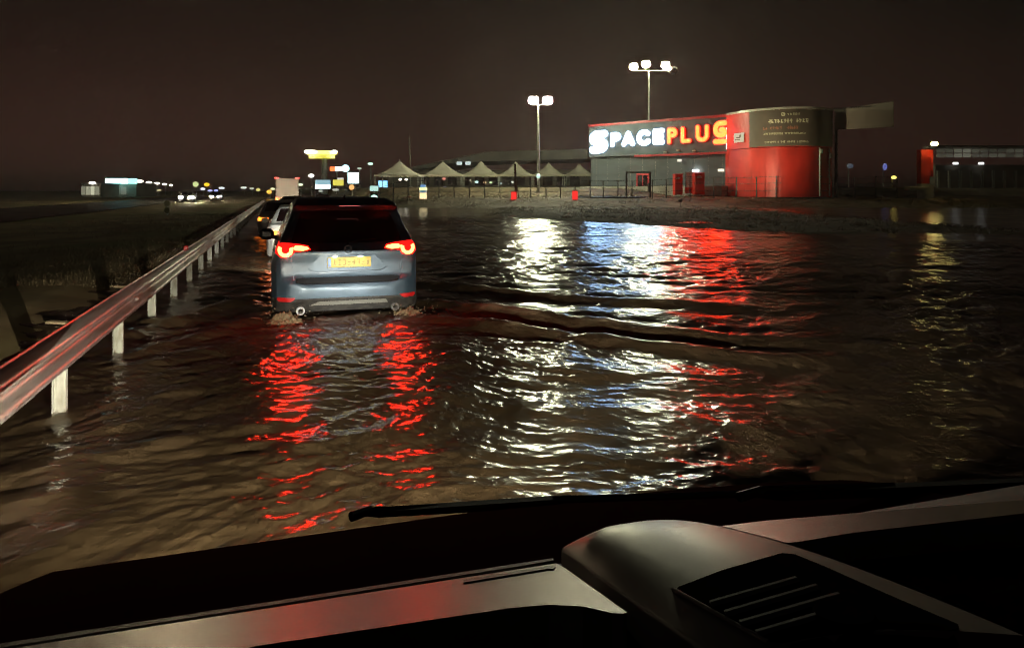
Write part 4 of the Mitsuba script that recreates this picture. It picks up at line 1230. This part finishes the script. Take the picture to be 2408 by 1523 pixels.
panel_sign('store_sign', 'blue white glowing sign low under the yellow pylon', 'sign', 741, 777, 423, 444, 148, [(0, 1, 0, 0.5, (1.5, 2.4, 2.6)), (0, 1, 0.5, 1, (0.28, 0.50, 0.58))])
panel_sign('store_sign', 'small yellow sign with a pale top right of the yellow pylon', 'sign', 783, 808, 418, 436, 140, [(0, 1, 0, 0.75, (0.80, 0.70, 0.08)), (0.4, 1, 0.76, 1, (0.7, 0.66, 0.6))])
panel_sign('store_sign', 'bright white square sign right of the yellow pylon', 'sign', 818, 844, 405, 431, 130, [(0, 1, 0, 1, (2.2, 3.6, 3.7))], w=0.2)
panel_sign('store_sign', 'blue square sign left of the first tent', 'sign', 890, 911, 425, 447, 100, [(0, 1, 0, 1, (0.45, 1.25, 2.1))])
t = panel_sign('store_sign', 'red and white bar sign with a round blue end above the square sign', 'sign', 776, 806, 392, 402, 145, [(0, 0.4, 0, 1, (3.2, 0.35, 0.08)), (0.4, 1, 0, 1, (3.5, 4.2, 4.2))])
p = at(813, 396, 145)
dsk = tube(p - FW * 0.25, p - FW * 0.05, 0.75, None, 24)
put(t + '__round_panel', dsk, 'm_lamp_off', emit=(1.3, 2.6, 3.0), w=0.1)


def traffic_light(px, d, lamps, label, zbase=-0.4):
    t = thing('traffic_light', label, 'traffic light')
    ys = [l[0] for l in lamps]
    topz = at(px, min(ys) - 8, d)[2]
    p = at(px, 450, d) + FW * 0.25
    put(t + '__pole', tube([p[0], p[1], zbase], [p[0], p[1], topz], 0.08, None, 8), 'm_pole')
    for y, r, em in lamps:
        q = at(px, y, d)
        put(t + '__housing', rbox(q + FW * 0.08, [2.5 * r, 0.25, 2.5 * r], 0.05, math.atan2(RT[1], RT[0])), 'm_fence')
        put(t + '__lens', tube(q - FW * 0.10, q - FW * 0.02 + UP * 0.0, r * 0.9, r, 18), 'm_lamp_off', emit=em, w=0.1)


traffic_light(880, 70, [(466, 0.36, (0.75, 1.6, 1.2))], 'traffic light showing pale green low left of the tents')
panel_sign('road_sign', 'pale teal lit road sign above the green traffic light', 'sign', 870, 890, 437, 449, 88, [(0, 1, 0, 1, (0.50, 0.82, 0.72))])
traffic_light(827, 85, [(440, 0.33, (1.2, 0.55, 0.18))], 'signal with one amber lamp below the white square sign')

# totem on the bank
t = thing('beacon_column', 'short lit column with a blue cap and stacked pale and amber bands, at the water edge', 'beacon')
d = 73.5
for y0, y1, w_, em, lb in ((434, 441, 0.60, (0.05, 0.22, 0.5), 'blue cap'), (441, 447, 0.85, (1.5, 1.45, 0.55), 'pale yellow band'), (447, 453, 0.80, (0.03, 0.12, 0.20), 'dark blue band'), (453, 462, 0.74, (1.5, 1.05, 0.48), 'amber band'), (462, 471, 0.78, (1.6, 1.15, 0.62), 'pale amber band'), (471, 482, 0.70, (2.0, 1.7, 1.15), 'bright base band')):
    p, q = at(995, y1 - 0.15, d), at(995, y0 + 0.15, d)
    put(t + '__band', tube(p, q, w_ / 2, w_ / 2 * 0.94, 20), 'm_lamp_off', emit=em, w=0.06, label=lb)
p = at(995, 483, d)
put(t + '__foot', tube([p[0], p[1], -0.4], [p[0], p[1], p[2]], 0.3, None, 16), 'm_concrete')

for px, y0, y1, w_, lb in ((1208, 451, 472, 0.55, 'glowing red box bollard on the bank before the fourth tent'), (1352, 449, 473, 0.55, 'glowing red box bollard on the bank just left of the store')):
    t = thing('bollard', lb, 'bollard', 'glowing red bollards on the bank')
    d = 72.5
    p, q = at(px, y1, d), at(px, y0, d)
    put(t + '__body', rbox((p + q) / 2, [w_, 0.4, q[2] - p[2]], 0.05, math.atan2(RT[1], RT[0])), 'm_wall_red', emit=(1.0, 0.035, 0.03), w=0.08)
    put(t + '__cap', rbox(q + [0, 0, 0.05], [w_ + 0.05, 0.45, 0.09], 0.02, math.atan2(RT[1], RT[0])), 'm_fence')
    put(t + '__foot', box([p[0], p[1], p[2] - 0.3], [w_ * 0.8, 0.3, 0.59], math.atan2(RT[1], RT[0])), 'm_concrete')


def small_lamp(px, py, d, col, w_, h_, label, group, zb=-0.3, wt=0.03):
    t = thing('street_lamp', label, 'lamp', group)
    p = at(px, py, d)
    ww, hh = w_ / FOC * d, h_ / FOC * d
    s = trimesh.creation.icosphere(subdivisions=1, radius=0.5)
    Mx = np.eye(4)
    Mx[:3, 0], Mx[:3, 1], Mx[:3, 2], Mx[:3, 3] = RT * ww, FW * min(ww, 0.6), UP * hh, p
    s.apply_transform(Mx)
    put(t + '__lamp', s, 'm_lamp_off', smooth=True, emit=col, w=wt)
    q = p + FW * 0.5
    put(t + '__post', tube([q[0], q[1], zb], [q[0], q[1], p[2] + 0.1], 0.09, 0.06, 6), 'm_pole')
    put(t + '__arm', tube([q[0], q[1], p[2] + 0.1], [p[0], p[1], p[2] + hh * 0.4], 0.05, None, 6), 'm_pole')


GL, GF, GRT = 'row of white lamps along the far left road', 'small lamps along the far road', 'small lamps right of the store'
for i, (x, y) in enumerate(((329, 426), (350, 429), (369, 431), (387, 433), (402, 435))):
    small_lamp(x, y, 170 + 14 * i, (5, 4.8, 3.8), 17 - 2 * i, 7 - 0.6 * i, ['first lamp in the left row, next to the teal sign', 'second lamp in the left row after the teal sign', 'third lamp, middle of the left row', 'fourth lamp in the left row', 'last and smallest lamp in the left row'][i], GL)
for x, y, d, col, w_, h_, lb in ((217, 430, 150, (5, 4.8, 4), 17, 7, 'white lamp over the pale building at far left'), (374, 447, 190, (0.7, 0.6, 0.3), 11, 4, 'dull yellow lamp below the left lamp row'),
                                 (460, 433, 190, (0.65, 0.75, 0.32), 14, 13, 'pale green lamp above the glaring headlights'), (486, 434, 200, (1.6, 0.75, 0.03), 14, 9, 'amber lamp beside the pale green lamp'),
                                 (477, 444, 220, (1.2, 1.3, 1.6), 12, 6, 'small white lamp right of the pale green lamp'), (494, 448, 230, (0.6, 0.65, 1.3), 12, 5, 'left of two small bluish lamps over the oncoming cars'), (508, 448, 235, (0.55, 0.6, 1.4), 10, 6, 'right of two small bluish lamps over the oncoming cars'),
                                 (521, 442, 240, (0.9, 1.0, 1.0), 15, 6, 'dim white lamp right of the amber lamp'), (573, 441, 250, (0.8, 0.9, 0.75), 15, 6, 'first pale lamp left of the box truck'), (592, 443, 260, (0.5, 0.55, 0.42), 12, 5, 'second pale lamp left of the box truck'),
                                 (607, 446, 255, (0.75, 0.65, 0.2), 11, 8, 'yellowish lamp left of the box truck'), (633, 451, 140, (1.3, 0.65, 0.08), 13, 10, 'amber lamp just left of the box truck'), (641, 444, 150, (0.9, 0.9, 0.5), 12, 6, 'pale lamp touching the left side of the box truck'),
                                 (694, 441, 130, (1.5, 1.35, 0.9), 14, 9, 'pale lamp touching the right side of the box truck'), (706, 434, 140, (0.9, 1.1, 0.7), 13, 7, 'pale green lamp a little right of the box truck'),
                                 (732, 413, 160, (3, 3.4, 3), 14, 9, 'white lamp left of the yellow pylon column'), (871, 385, 135, (0.8, 1.4, 1.0), 13, 7, 'teal lamp high on a post left of the first tent'), (845, 396, 135, (0.45, 0.55, 0.42), 11, 5, 'dim lamp just above the white square sign'),
                                 (754, 449, 145, (0.35, 0.4, 0.33), 11, 6, 'dim lamp low under the blue white sign'), (789, 446, 138, (0.45, 0.46, 0.38), 17, 6, 'dim wide lamp low under the small yellow sign'), (1266, 414, 85.5, (0.45, 0.85, 0.75), 10, 12, 'teal lamp low on the pole of the two floodlights')):
    small_lamp(x, y, d, col, w_, h_, lb, GF)
for x, y, d, col, w_, h_, lb in ((1999, 390, 110, (0.04, 0.05, 0.07), 16, 12, 'faint grey lamp right of the red corner'), (2081, 392, 110, (0.09, 0.11, 0.36), 10, 17, 'blue lamp below the blank billboard'), (2102, 417, 95, (2.2, 1.7, 0.35), 13, 8, 'yellow lamp low on the bank right of the store')):
    small_lamp(x, y, d, col, w_, h_, lb, GRT)

# red gateway pillar with a lamp, far right
t = thing('gate_pillar', 'red pillar with a yellow lamp on top at the far right', 'pillar')
d = 74.0
a, b = at(2160, 432, d), at(2191, 352, d)
c = (a + b) / 2
rot = math.atan2(RT[1], RT[0])
put(t + '__shaft', rbox([c[0] - RT[0] * 0.2, c[1] - RT[1] * 0.2, (a[2] + b[2]) / 2], [0.95, 0.8, b[2] - a[2]], 0.05, rot), 'm_wall_red')
put(t + '__fin', rbox([c[0] + RT[0] * 0.50, c[1] + RT[1] * 0.50, (a[2] + b[2]) / 2 + 0.35], [0.36, 0.6, b[2] - a[2] - 0.7], 0.03, rot), 'm_wall_red')
p = at(2180, 340, d) - FW * 1.3
put(t + '__lamp', rbox(p, [0.62, 0.5, 0.42], 0.14, rot), 'm_lamp_off', emit=(28, 22, 6.5), w=1.2)
put(t + '__lamp_bracket', tube(p + [0, 0, 0.1], [c[0], c[1], b[2] + 0.02], 0.05, None, 8), 'm_fence')
fl = at(2156, 440, 73.6)
put(t + '__slab', rbox([fl[0], fl[1], fl[2] - 0.10], [2.0, 1.2, 0.30], 0.04, rot), 'm_concrete', label='pale concrete slab at the foot')
put(t + '__footing', box([c[0], c[1], a[2] - 0.8], [1.2, 0.9, 1.59], rot), 'm_concrete')

# glazed shed at the far right
t = thing('glass_shed', 'low glazed shed with a lit window band at the far right edge', 'shed')
d = 92.0
a, b = at(2200, 430, d), at(2430, 349, d)
c = (a + b) / 2
put(t + '__wall', box([c[0] + FW[0] * 1.25, c[1] + FW[1] * 1.25, 2.7], [(b - a) @ RT, 2.4, 4.3], rot), 'm_far_wall', smooth=False)
put(t + '__roof', rbox([c[0] + FW[0] * 1.25, c[1] + FW[1] * 1.25, b[2] + 0.25], [(b - a) @ RT + 0.2, 2.9, 0.3], 0.05, rot), 'm_roof')
for i in range(11):
    for j in range(2):
        x0, x1 = 2203 + i * 20.5, 2203 + i * 20.5 + 18
        y0, y1 = 350 + j * 11, 350 + j * 11 + 9
        p, q = at(x0, y1, d), at(x1, y0, d)
        m = (p + q) / 2
        e = 0.022 + 0.05 * (i in (2, 3)) + 0.03 * rng.uniform()
        put(t + '__window', box([m[0], m[1], m[2]], [(q - p) @ RT, 0.06, q[2] - p[2]], rot), 'm_lamp_off', smooth=False, emit=(e, e * 1.0, e * 0.75), w=0.02, label='dimly lit window pane')
for i in range(9):
    p = at(2206 + i * 26, 410, d - 0.3)
    put(t + '__pillar', box([p[0], p[1], 2.2], [0.25, 0.25, 3.8], rot), 'm_pole', smooth=False)
for x in (2247, 2307):
    p = at(x, 384, d - 0.6)
    put(t + '__wall_lamp', rbox(p, [0.7, 0.3, 0.3], 0.08, rot), 'm_lamp_off', emit=(1.3, 1.35, 1.3), w=0.05)

# buildings at far left
t = thing('lit_building', 'small pale lit building at the far left under a white lamp', 'building')
d = 150
a, b = at(190, 460, d), at(234, 434, d)
c = (a + b) / 2
put(t + '__wall', box([c[0] + FW[0] * 4, c[1] + FW[1] * 4, 1.4], [(b - a) @ RT, 7, 2.9], rot), 'm_far_wall', smooth=False)
put(t + '__roof', box([c[0] + FW[0] * 4, c[1] + FW[1] * 4, 3.0], [(b - a) @ RT + 0.6, 7.6, 0.25], rot), 'm_roof', smooth=False)
for i, e in enumerate((0.20, 0.30, 0.55, 0.22)):
    p, q = at(191 + i * 11, 458, d), at(200 + i * 11, 438, d)
    m = (p + q) / 2
    put(t + '__window', box([m[0], m[1], m[2]], [(q - p) @ RT, 0.08, q[2] - p[2]], rot), 'm_lamp_off', smooth=False, emit=(e, e, e * 0.7), w=0.03)
t = thing('roadside_shop', 'roadside shop at far left with a glowing teal fascia', 'shop')
a, b = at(246, 458, 160), at(318, 434, 160)
c = (a + b) / 2
put(t + '__wall', box([c[0] + FW[0] * 5, c[1] + FW[1] * 5, 1.6], [(b - a) @ RT, 9, 3.3], rot), 'm_far_wall', smooth=False)
for x0, x1, em, lb in ((248, 301, (1.6, 4.2, 4.0), 'wide glowing teal fascia'), (304, 322, (0.7, 1.8, 1.6), 'narrow teal fascia')):
    p, q = at(x0, 432, 159.2), at(x1, 419, 159.2)
    m = (p + q) / 2
    put(t + '__fascia', rbox(m, [(q - p) @ RT, 0.5, q[2] - p[2]], 0.1, rot), 'm_lamp_off', emit=em, w=0.15, label=lb)
for x0, e in ((252, 0.05), (268, 0.12), (284, 0.10)):
    p, q = at(x0, 457, 159.5), at(x0 + 13, 439, 159.5)
    m = (p + q) / 2
    put(t + '__window', box([m[0], m[1], m[2]], [(q - p) @ RT, 0.08, q[2] - p[2]], rot), 'm_lamp_off', smooth=False, emit=(e, e * 0.92, e * 0.75), w=0.03)

# marker post on the verge
t = thing('marker_post', 'marker post with two pale round plates on the dark verge', 'marker')
for y in (478, 494):
    p = at(393, y, 45)
    put(t + '__plate', tube(p - FW * 0.03, p, 0.19, None, 16), 'm_text_pale')
p = at(393, 470, 45) + FW * 0.03
put(t + '__post', tube([p[0], p[1], gz(p[0], p[1]) - 0.1], [p[0], p[1], p[2]], 0.04, None, 8), 'm_pole')

# thin pale strips lying on the verge, built as flat boxes
for (px, py, L_, lb) in ((150, 745, 0.36, 'thin pale strip lying on the dark verge nearest the rail'), (286, 664, 0.33, 'pale thin strip lying on the verge behind the rail, farther off'), (382, 637, 0.40, 'dull strip on the verge, the farthest of three'),):
    p = on_z(px, py, 0.10)
    k = num('plank')
    b = rbox([0, 0, 0], [L_, 0.12, 0.03], 0.008)
    b.apply_transform(trimesh.transformations.rotation_matrix(0.08, [0, 1, 0]) @ trimesh.transformations.rotation_matrix(-YAW + 0.1, [0, 0, 1]))
    b.apply_translation([p[0], p[1], gz(p[0], p[1]) + 0.05])
    scene[k] = mikit.ply(b, 'm_debris', smooth=False)
    labels[k] = {'label': lb, 'category': 'plank'}

# wet night air
scene['haze_air'] = {'type': 'homogeneous', 'albedo': rgb(0.95, 0.86, 0.83), 'sigma_t': 0.0008}
scene['haze'] = {'type': 'cube', 'bsdf': {'type': 'null'}, 'interior': {'type': 'ref', 'id': 'haze_air'}, 'to_world': T().translate([0, 0, 14.0]).scale([2700, 2700, 15.6])}
labels['haze'] = {'label': 'rainy night haze glowing round the lamps', 'kind': 'stuff'}
scene['camera']['medium'] = {'type': 'ref', 'id': 'haze_air'}


# ------------------------------------------------------------------ the car we sit in: bonnet, wipers, dashboard, headlights
CLAT = 0.44


def build_own_car():
    t = thing('car', 'dark car we sit in: black bonnet, wipers and satin trimmed dashboard along the bottom', 'car')
    # bonnet: grid over half width and length
    ya = np.array([0.98, 1.10, 1.30, 1.50, 1.68, 1.80, 1.88, 1.93, 2.05, 2.29, 2.34])
    za = np.array([0.955, 0.95, 0.92, 0.865, 0.80, 0.755, 0.715, 0.665, 0.57, 0.49, 0.45])
    us = np.linspace(-1, 1, 49)
    yy = np.interp(np.linspace(0, 1, 50), np.linspace(0, 1, len(ya)), ya)
    zz = np.interp(yy, ya, za)
    v = []
    for y, z in zip(yy, zz):
        for u in us:
            x = CLAT + 0.985 * u
            edge = max(0, (abs(u) - 0.93) / 0.07)
            swell = 0.0
            back = 0.02 * max(0, -u - 0.6) ** 2 + 0.13 * max(0, u - 0.15) ** 1.4
            v.append([x, y - back * (y - 0.9), z + swell - 0.07 * edge ** 2 - 0.25 * max(0, edge - 0.9)])
    n = len(us)
    f = []
    for i in range(len(yy) - 1):
        for j in range(n - 1):
            q = i * n + j
            f += [[q, q + 1, q + n], [q + 1, q + n + 1, q + n]]
    m = trimesh.Trimesh(np.array(v), np.array(f), process=False)
    m.merge_vertices()
    put(t + '__bonnet', m, 'm_hood', smooth=35)
    for s in (-1, 1):
        put(t + '__fender', trimesh.convex.convex_hull(np.array([(CLAT + s * x, y, z) for x, y, z in ((0.80, 0.9, 0.80), (0.92, 0.9, 0.72), (0.92, 0.9, 0.1), (0.80, 0.9, 0.1), (0.80, 1.9, 0.60), (0.90, 1.85, 0.55), (0.90, 1.85, 0.1), (0.7, 2.1, 0.1), (0.7, 2.1, 0.3))])), 'm_hood')
        k = put(t + '__headlight', rbox([CLAT + s * 0.60, 2.06, 0.40], [0.34, 0.10, 0.10], 0.04), 'm_chrome')
    put(t + '__front_bumper', rbox([CLAT, 2.12, 0.14], [1.76, 0.24, 0.36], 0.08), 'm_hood')
    cowl = trimesh.convex.convex_hull(np.array([(x, y, z) for x in (CLAT - 0.86, CLAT + 0.9) for y, z in ((0.93, 1.0), (1.06, 0.975), (1.06, 0.86), (0.93, 0.8))]))
    put(t + '__cowl', cowl, 'm_black')

    def blade(p, q, h, th):
        """wiper blade from p to q, standing height h, plus the arm"""
        p, q = np.array(p), np.array(q)
        d = q - p
        pts = []
        for f_, hh in ((0, 0.35), (0.08, 0.8), (0.5, 1.0), (0.92, 0.8), (1, 0.35)):
            b = p + d * f_
            pts += [b + [0, 0.5 * th, 0], b - [0, 0.5 * th, 0], b + [0, 0.4 * th, -h * hh], b - [0, 0.4 * th, h * hh]]
        return trimesh.convex.convex_hull(np.array(pts))

    p, q = at(842, 1200, 1.16), at(1345, 1166, 1.36)
    w1 = put(t + '__wiper', blade(p, q, 0.013, 0.018), 'm_rubber')
    ar = [tube(at(826, 1214, 1.14), at(872, 1198, 1.17), 0.008, 0.007, 8), tube(at(872, 1200, 1.17), at(1120, 1187, 1.27), 0.006, 0.005, 8)]
    put(w1 + '__arm', join(ar), 'm_black')
    p, q = at(1762, 1154, 1.42), at(2420, 1127, 1.72)
    w2 = put(t + '__wiper', blade(p, q, 0.022, 0.024), 'm_rubber')
    put(w2 + '__arm', join([tube(at(1738, 1168, 1.40), at(1790, 1152, 1.43), 0.010, 0.009, 8), tube(at(1300, 1174, 1.34), at(1745, 1161, 1.42), 0.007, 0.007, 8), tube(at(1790, 1151, 1.43), at(2100, 1141, 1.57), 0.008, 0.007, 8)]), 'm_black')

    # dashboard body: one section swept across the car
    sec = [(0.95, 0.70), (0.985, 1.035), (0.93, 1.062), (0.80, 1.125), (0.66, 1.185), (0.60, 1.195), (0.53, 1.19), (0.49, 1.14), (0.44, 0.80)]
    sec_poly = sg.Polygon(sec).buffer(-0.012).buffer(0.012)
    e = extr(sec_poly, 2.1)
    R0 = np.eye(4)
    R0[:3, 0], R0[:3, 1], R0[:3, 2], R0[:3, 3] = [0, 1, 0], [0, 0, 1], [1, 0, 0], [CLAT - 1.0, 0, 0]
    e.apply_transform(R0)
    put(t + '__dashboard', e, 'm_dash', smooth=35)
    dk = t + '__dashboard'

    def plane_pt(px, py, a0, z0, sl):
        """point of the ray through (px, py) on the plane z = z0 + sl (a0 - y)"""
        dv = RT * (px - CX) / FOC + FW - UP * (py - HY) / FOC
        # EYE + t dz = z0 + sl (a0 - t dy)
        tt = (z0 + sl * a0 - EYE) / (dv[2] + sl * dv[1])
        return dv * tt + [0, 0, EYE]

    def slab(poly, a0, z0, sl, th, r=0.0):
        top = np.array([plane_pt(x, y, a0, z0, sl) for x, y in poly])
        g = sg.Polygon([(p[0], p[1]) for p in top])
        if r:
            g = g.buffer(-r).buffer(r, quad_segs=6)
        m = extr(g, th)
        vv = np.array(m.vertices)
        vv[:, 2] = vv[:, 2] - th + z0 + sl * (a0 - vv[:, 1])
        return trimesh.Trimesh(vv, m.faces, process=False)

    def soft(m, r=0.0025):
        return m

    # left satin strip, its edge bead and slot
    put(dk + '__satin_trim', slab([(-140, 1549), (1308, 1323), (1330, 1335), (1478, 1441), (1440, 1440), (1370, 1424), (1290, 1420), (1200, 1428), (530, 1528), (-80, 1620)], 0.625, 1.238, 0.350, 0.045, 0.002), 'm_satin_dark', smooth=25, label='satin silver strip on the left of the dashboard')
    put(dk + '__edge_bead', slab([(-140, 1533), (1220, 1323), (1300, 1311), (1302, 1316), (1220, 1330), (-140, 1543)], 0.625, 1.236, 0.350, 0.03), 'm_clad', smooth=25)
    put(dk + '__slot', slab([(1090, 1362), (1292, 1328), (1306, 1330), (1302, 1336), (1286, 1336), (1090, 1368)], 0.625, 1.2395, 0.350, 0.004), 'm_black', smooth=25)
    # right satin strip
    put(dk + '__satin_trim', slab([(1660, 1240), (1790, 1224), (2000, 1206), (2430, 1172), (2430, 1203), (2000, 1252), (1880, 1272), (1800, 1280)], 0.70, 1.205, 0.20, 0.04, 0.002), 'm_satin_dark', smooth=25, label='satin strip on the right of the dashboard')

    # centre pod: a domed satin cover, lofted between its left and right edges
    left = np.array([on_z(*q) for q in ((1320, 1295, 1.195), (1370, 1332, 1.205), (1420, 1370, 1.213), (1475, 1410, 1.219), (1530, 1450, 1.224), (1590, 1492, 1.229), (1690, 1566, 1.234))])
    right = np.array([on_z(*q) for q in ((1326, 1287, 1.197), (1480, 1229, 1.212), (1620, 1223, 1.226), (1760, 1251, 1.236), (1900, 1291, 1.242), (2100, 1363, 1.246), (2420, 1494, 1.250))])
    from scipy.interpolate import CubicSpline
    cl_, cr_ = CubicSpline(np.arange(7), left), CubicSpline(np.arange(7), right)
    ns, nt = 60, 40
    v = []
    for i in range(ns):
        s = 6 * i / (ns - 1)
        A, B = cl_(s), cr_(s)
        for j in range(nt):
            q = j / (nt - 1)
            bul = (0.010 * math.sin(math.pi * q) + 0.009 * (1 - (1 - min(q / 0.32, 1)) ** 2) * (1 - q)) * min(1, (s + 0.15) / 1.0)
            pt = A + (B - A) * q + [0, 0, bul]
            v.append(pt)
    nv = len(v)
    v += [[x, y, z - 0.10] for x, y, z in v]
    f = []
    for i in range(ns - 1):
        for j in range(nt - 1):
            q = i * nt + j
            f += [[q, q + nt, q + 1], [q + 1, q + nt, q + nt + 1]]
    rimi = [j for j in range(nt)] + [i * nt + nt - 1 for i in range(1, ns)] + [(ns - 1) * nt + j for j in range(nt - 2, -1, -1)] + [i * nt for i in range(ns - 2, -1, -1)]
    for a_, b_ in zip(rimi[:-1], rimi[1:]):
        f += [[a_, b_, b_ + nv], [a_, b_ + nv, a_ + nv]]
    pod = trimesh.Trimesh(np.array(v), np.array(f), process=False)
    pod.fix_normals()
    put(dk + '__centre_pod', pod, 'm_satin', smooth=40, label='domed satin cover round the centre vent')
    # vent: dark plate lying in the cover, slats, knob
    grid = np.array(v[:nv]).reshape(ns, nt, 3)
    gpx = CX + FOC * (grid @ RT) / (grid @ FW)
    gpy = HY + FOC * (EYE - grid[..., 2]) / (grid @ FW)
    from scipy.interpolate import LinearNDInterpolator
    on_pod = LinearNDInterpolator(np.column_stack([gpx.ravel(), gpy.ravel()]), grid.reshape(-1, 3))

    def inlay(poly, lift, th, step=14, rnd=6):
        """a plate of thickness th lying on the cover, its top lifted by lift"""
        g = sg.Polygon(poly).buffer(-rnd).buffer(rnd, quad_segs=4)
        x0, y0, x1, y1 = g.bounds
        ps = [c for c in g.segmentize(step).exterior.coords[:-1]]
        ps += [(x, y) for x in np.arange(x0, x1, step) for y in np.arange(y0, y1, step) if g.buffer(-step * 0.4).contains(sg.Point(x, y))]
        ps = np.array(ps)
        ok = ~np.isnan(on_pod(ps)[:, 0])
        ps = ps[ok]
        from scipy.spatial import Delaunay
        tri = Delaunay(ps).simplices
        tri = np.array([q for q in tri if g.buffer(0.5).contains(sg.Point(*ps[q].mean(0)))])
        top = on_pod(ps)
        m = len(top)
        nrm = np.array([0.0, 0.15, 0.98])
        vv = np.vstack([top + nrm * lift, top + nrm * (lift - th)])
        e = np.sort(np.vstack([tri[:, [0, 1]], tri[:, [1, 2]], tri[:, [2, 0]]]), axis=1)
        ue, cnt = np.unique(e, axis=0, return_counts=True)
        ff = list(tri) + [q[::-1] + m for q in tri]
        for a_, b_ in ue[cnt == 1]:
            ff += [[a_, b_, b_ + m], [a_, b_ + m, a_ + m]]
        o = trimesh.Trimesh(vv, np.array(ff), process=False)
        o.fix_normals()
        return o

    vt = put(t + '__air_vent', inlay([(1585, 1387), (1700, 1343), (1838, 1303), (1870, 1306), (1950, 1339), (2060, 1389), (2260, 1474), (2230, 1500), (2100, 1490), (1960, 1490), (1860, 1512), (1800, 1508), (1700, 1454)], 0.0016, 0.012), 'm_pit', smooth=25, label='black centre air vent')
    for x0, y0, x1, y1 in ((1672, 1424, 1872, 1366), (1706, 1447, 1920, 1384), (1742, 1471, 1972, 1404), (1780, 1494, 1925, 1452)):
        pl = np.array([on_pod(np.array([[x0 + (x1 - x0) * q, y0 + (y1 - y0) * q]]))[0] for q in np.linspace(0, 1, 8)]) + [0, 0, 0.0002]
        put(vt + '__slat', join([tube(x_, y_, 0.0042, None, 10) for x_, y_ in zip(pl[:-1], pl[1:])]), 'm_slat', smooth=30)
    kp = on_pod(np.array([[1985, 1450]]))[0]
    kn = trimesh.creation.revolve(np.array([[0, 0.004], [0.017, 0.005], [0.021, 0.0045], [0.0235, 0.001], [0.0235, -0.008], [0, -0.008]]), sections=48)
    kn.apply_transform(trimesh.geometry.align_vectors([0, 0, 1], [0, 0.1, 0.98]))
    kn.apply_translation(kp)
    put(vt + '__knob', kn, 'm_pit', smooth=35)
    pl = np.array([on_pod(np.array([[1583 + (1806 - 1583) * q, 1389 + (1514 - 1389) * q]]))[0] for q in np.linspace(0, 1, 9)]) + [0, 0, 0.0015]
    put(vt + '__bezel', join([tube(x_, y_, 0.0020, None, 8) for x_, y_ in zip(pl[:-1], pl[1:])]), 'm_satin', smooth=30)
    return t


OWN = build_own_car()
for i, s in enumerate((-1, 1)):
    o = [CLAT + s * 0.60, 2.14, 0.40]
    # a low beam: a narrow core towards the bumper ahead, a weak wide spread onto the water, a shield that cuts both off upwards
    scene[f'low_beam_core_{i}'] = {'type': 'spot', 'to_world': T().look_at(origin=o, target=[0.85 + s * 0.22, o[1] + 7.2, 0.22], up=[0, 0, 1]),
                                   'intensity': lum((150, 150, 138)), 'cutoff_angle': 6.5, 'beam_width': 1.0, 'sampling_weight': 4.0}
    scene[f'low_beam_spread_{i}'] = {'type': 'spot', 'to_world': T().look_at(origin=o, target=[o[0] - 0.15, o[1] + 5.0, 0.25], up=[0, 0, 1]),
                                     'intensity': lum((34, 30, 21)), 'cutoff_angle': 42.0, 'beam_width': 8.0, 'sampling_weight': 4.0}
    for k, (az_, cd) in enumerate(((-42, 70), (-27, 90), (-13, 90)) if s < 0 else ((21, 120), (34, 130), (48, 110), (62, 80))):
        tg_ = [o[0] + 8 * math.sin(math.radians(az_)), o[1] + 8 * math.cos(math.radians(az_)), o[2] - 0.12]
        scene[f'low_beam_fan_{i}_{k}'] = {'type': 'spot', 'to_world': T().look_at(origin=o, target=tg_, up=[0, 0, 1]), 'intensity': lum((1.0 * cd, 0.90 * cd, 0.70 * cd)),
                                          'cutoff_angle': 11.0, 'beam_width': 4.0, 'sampling_weight': 1.2}
    put(OWN + '__headlight_shield', box([o[0], o[1] + 0.075, o[2] + 0.0046 + 0.02], [0.30, 0.012, 0.04]), 'm_black', smooth=False)
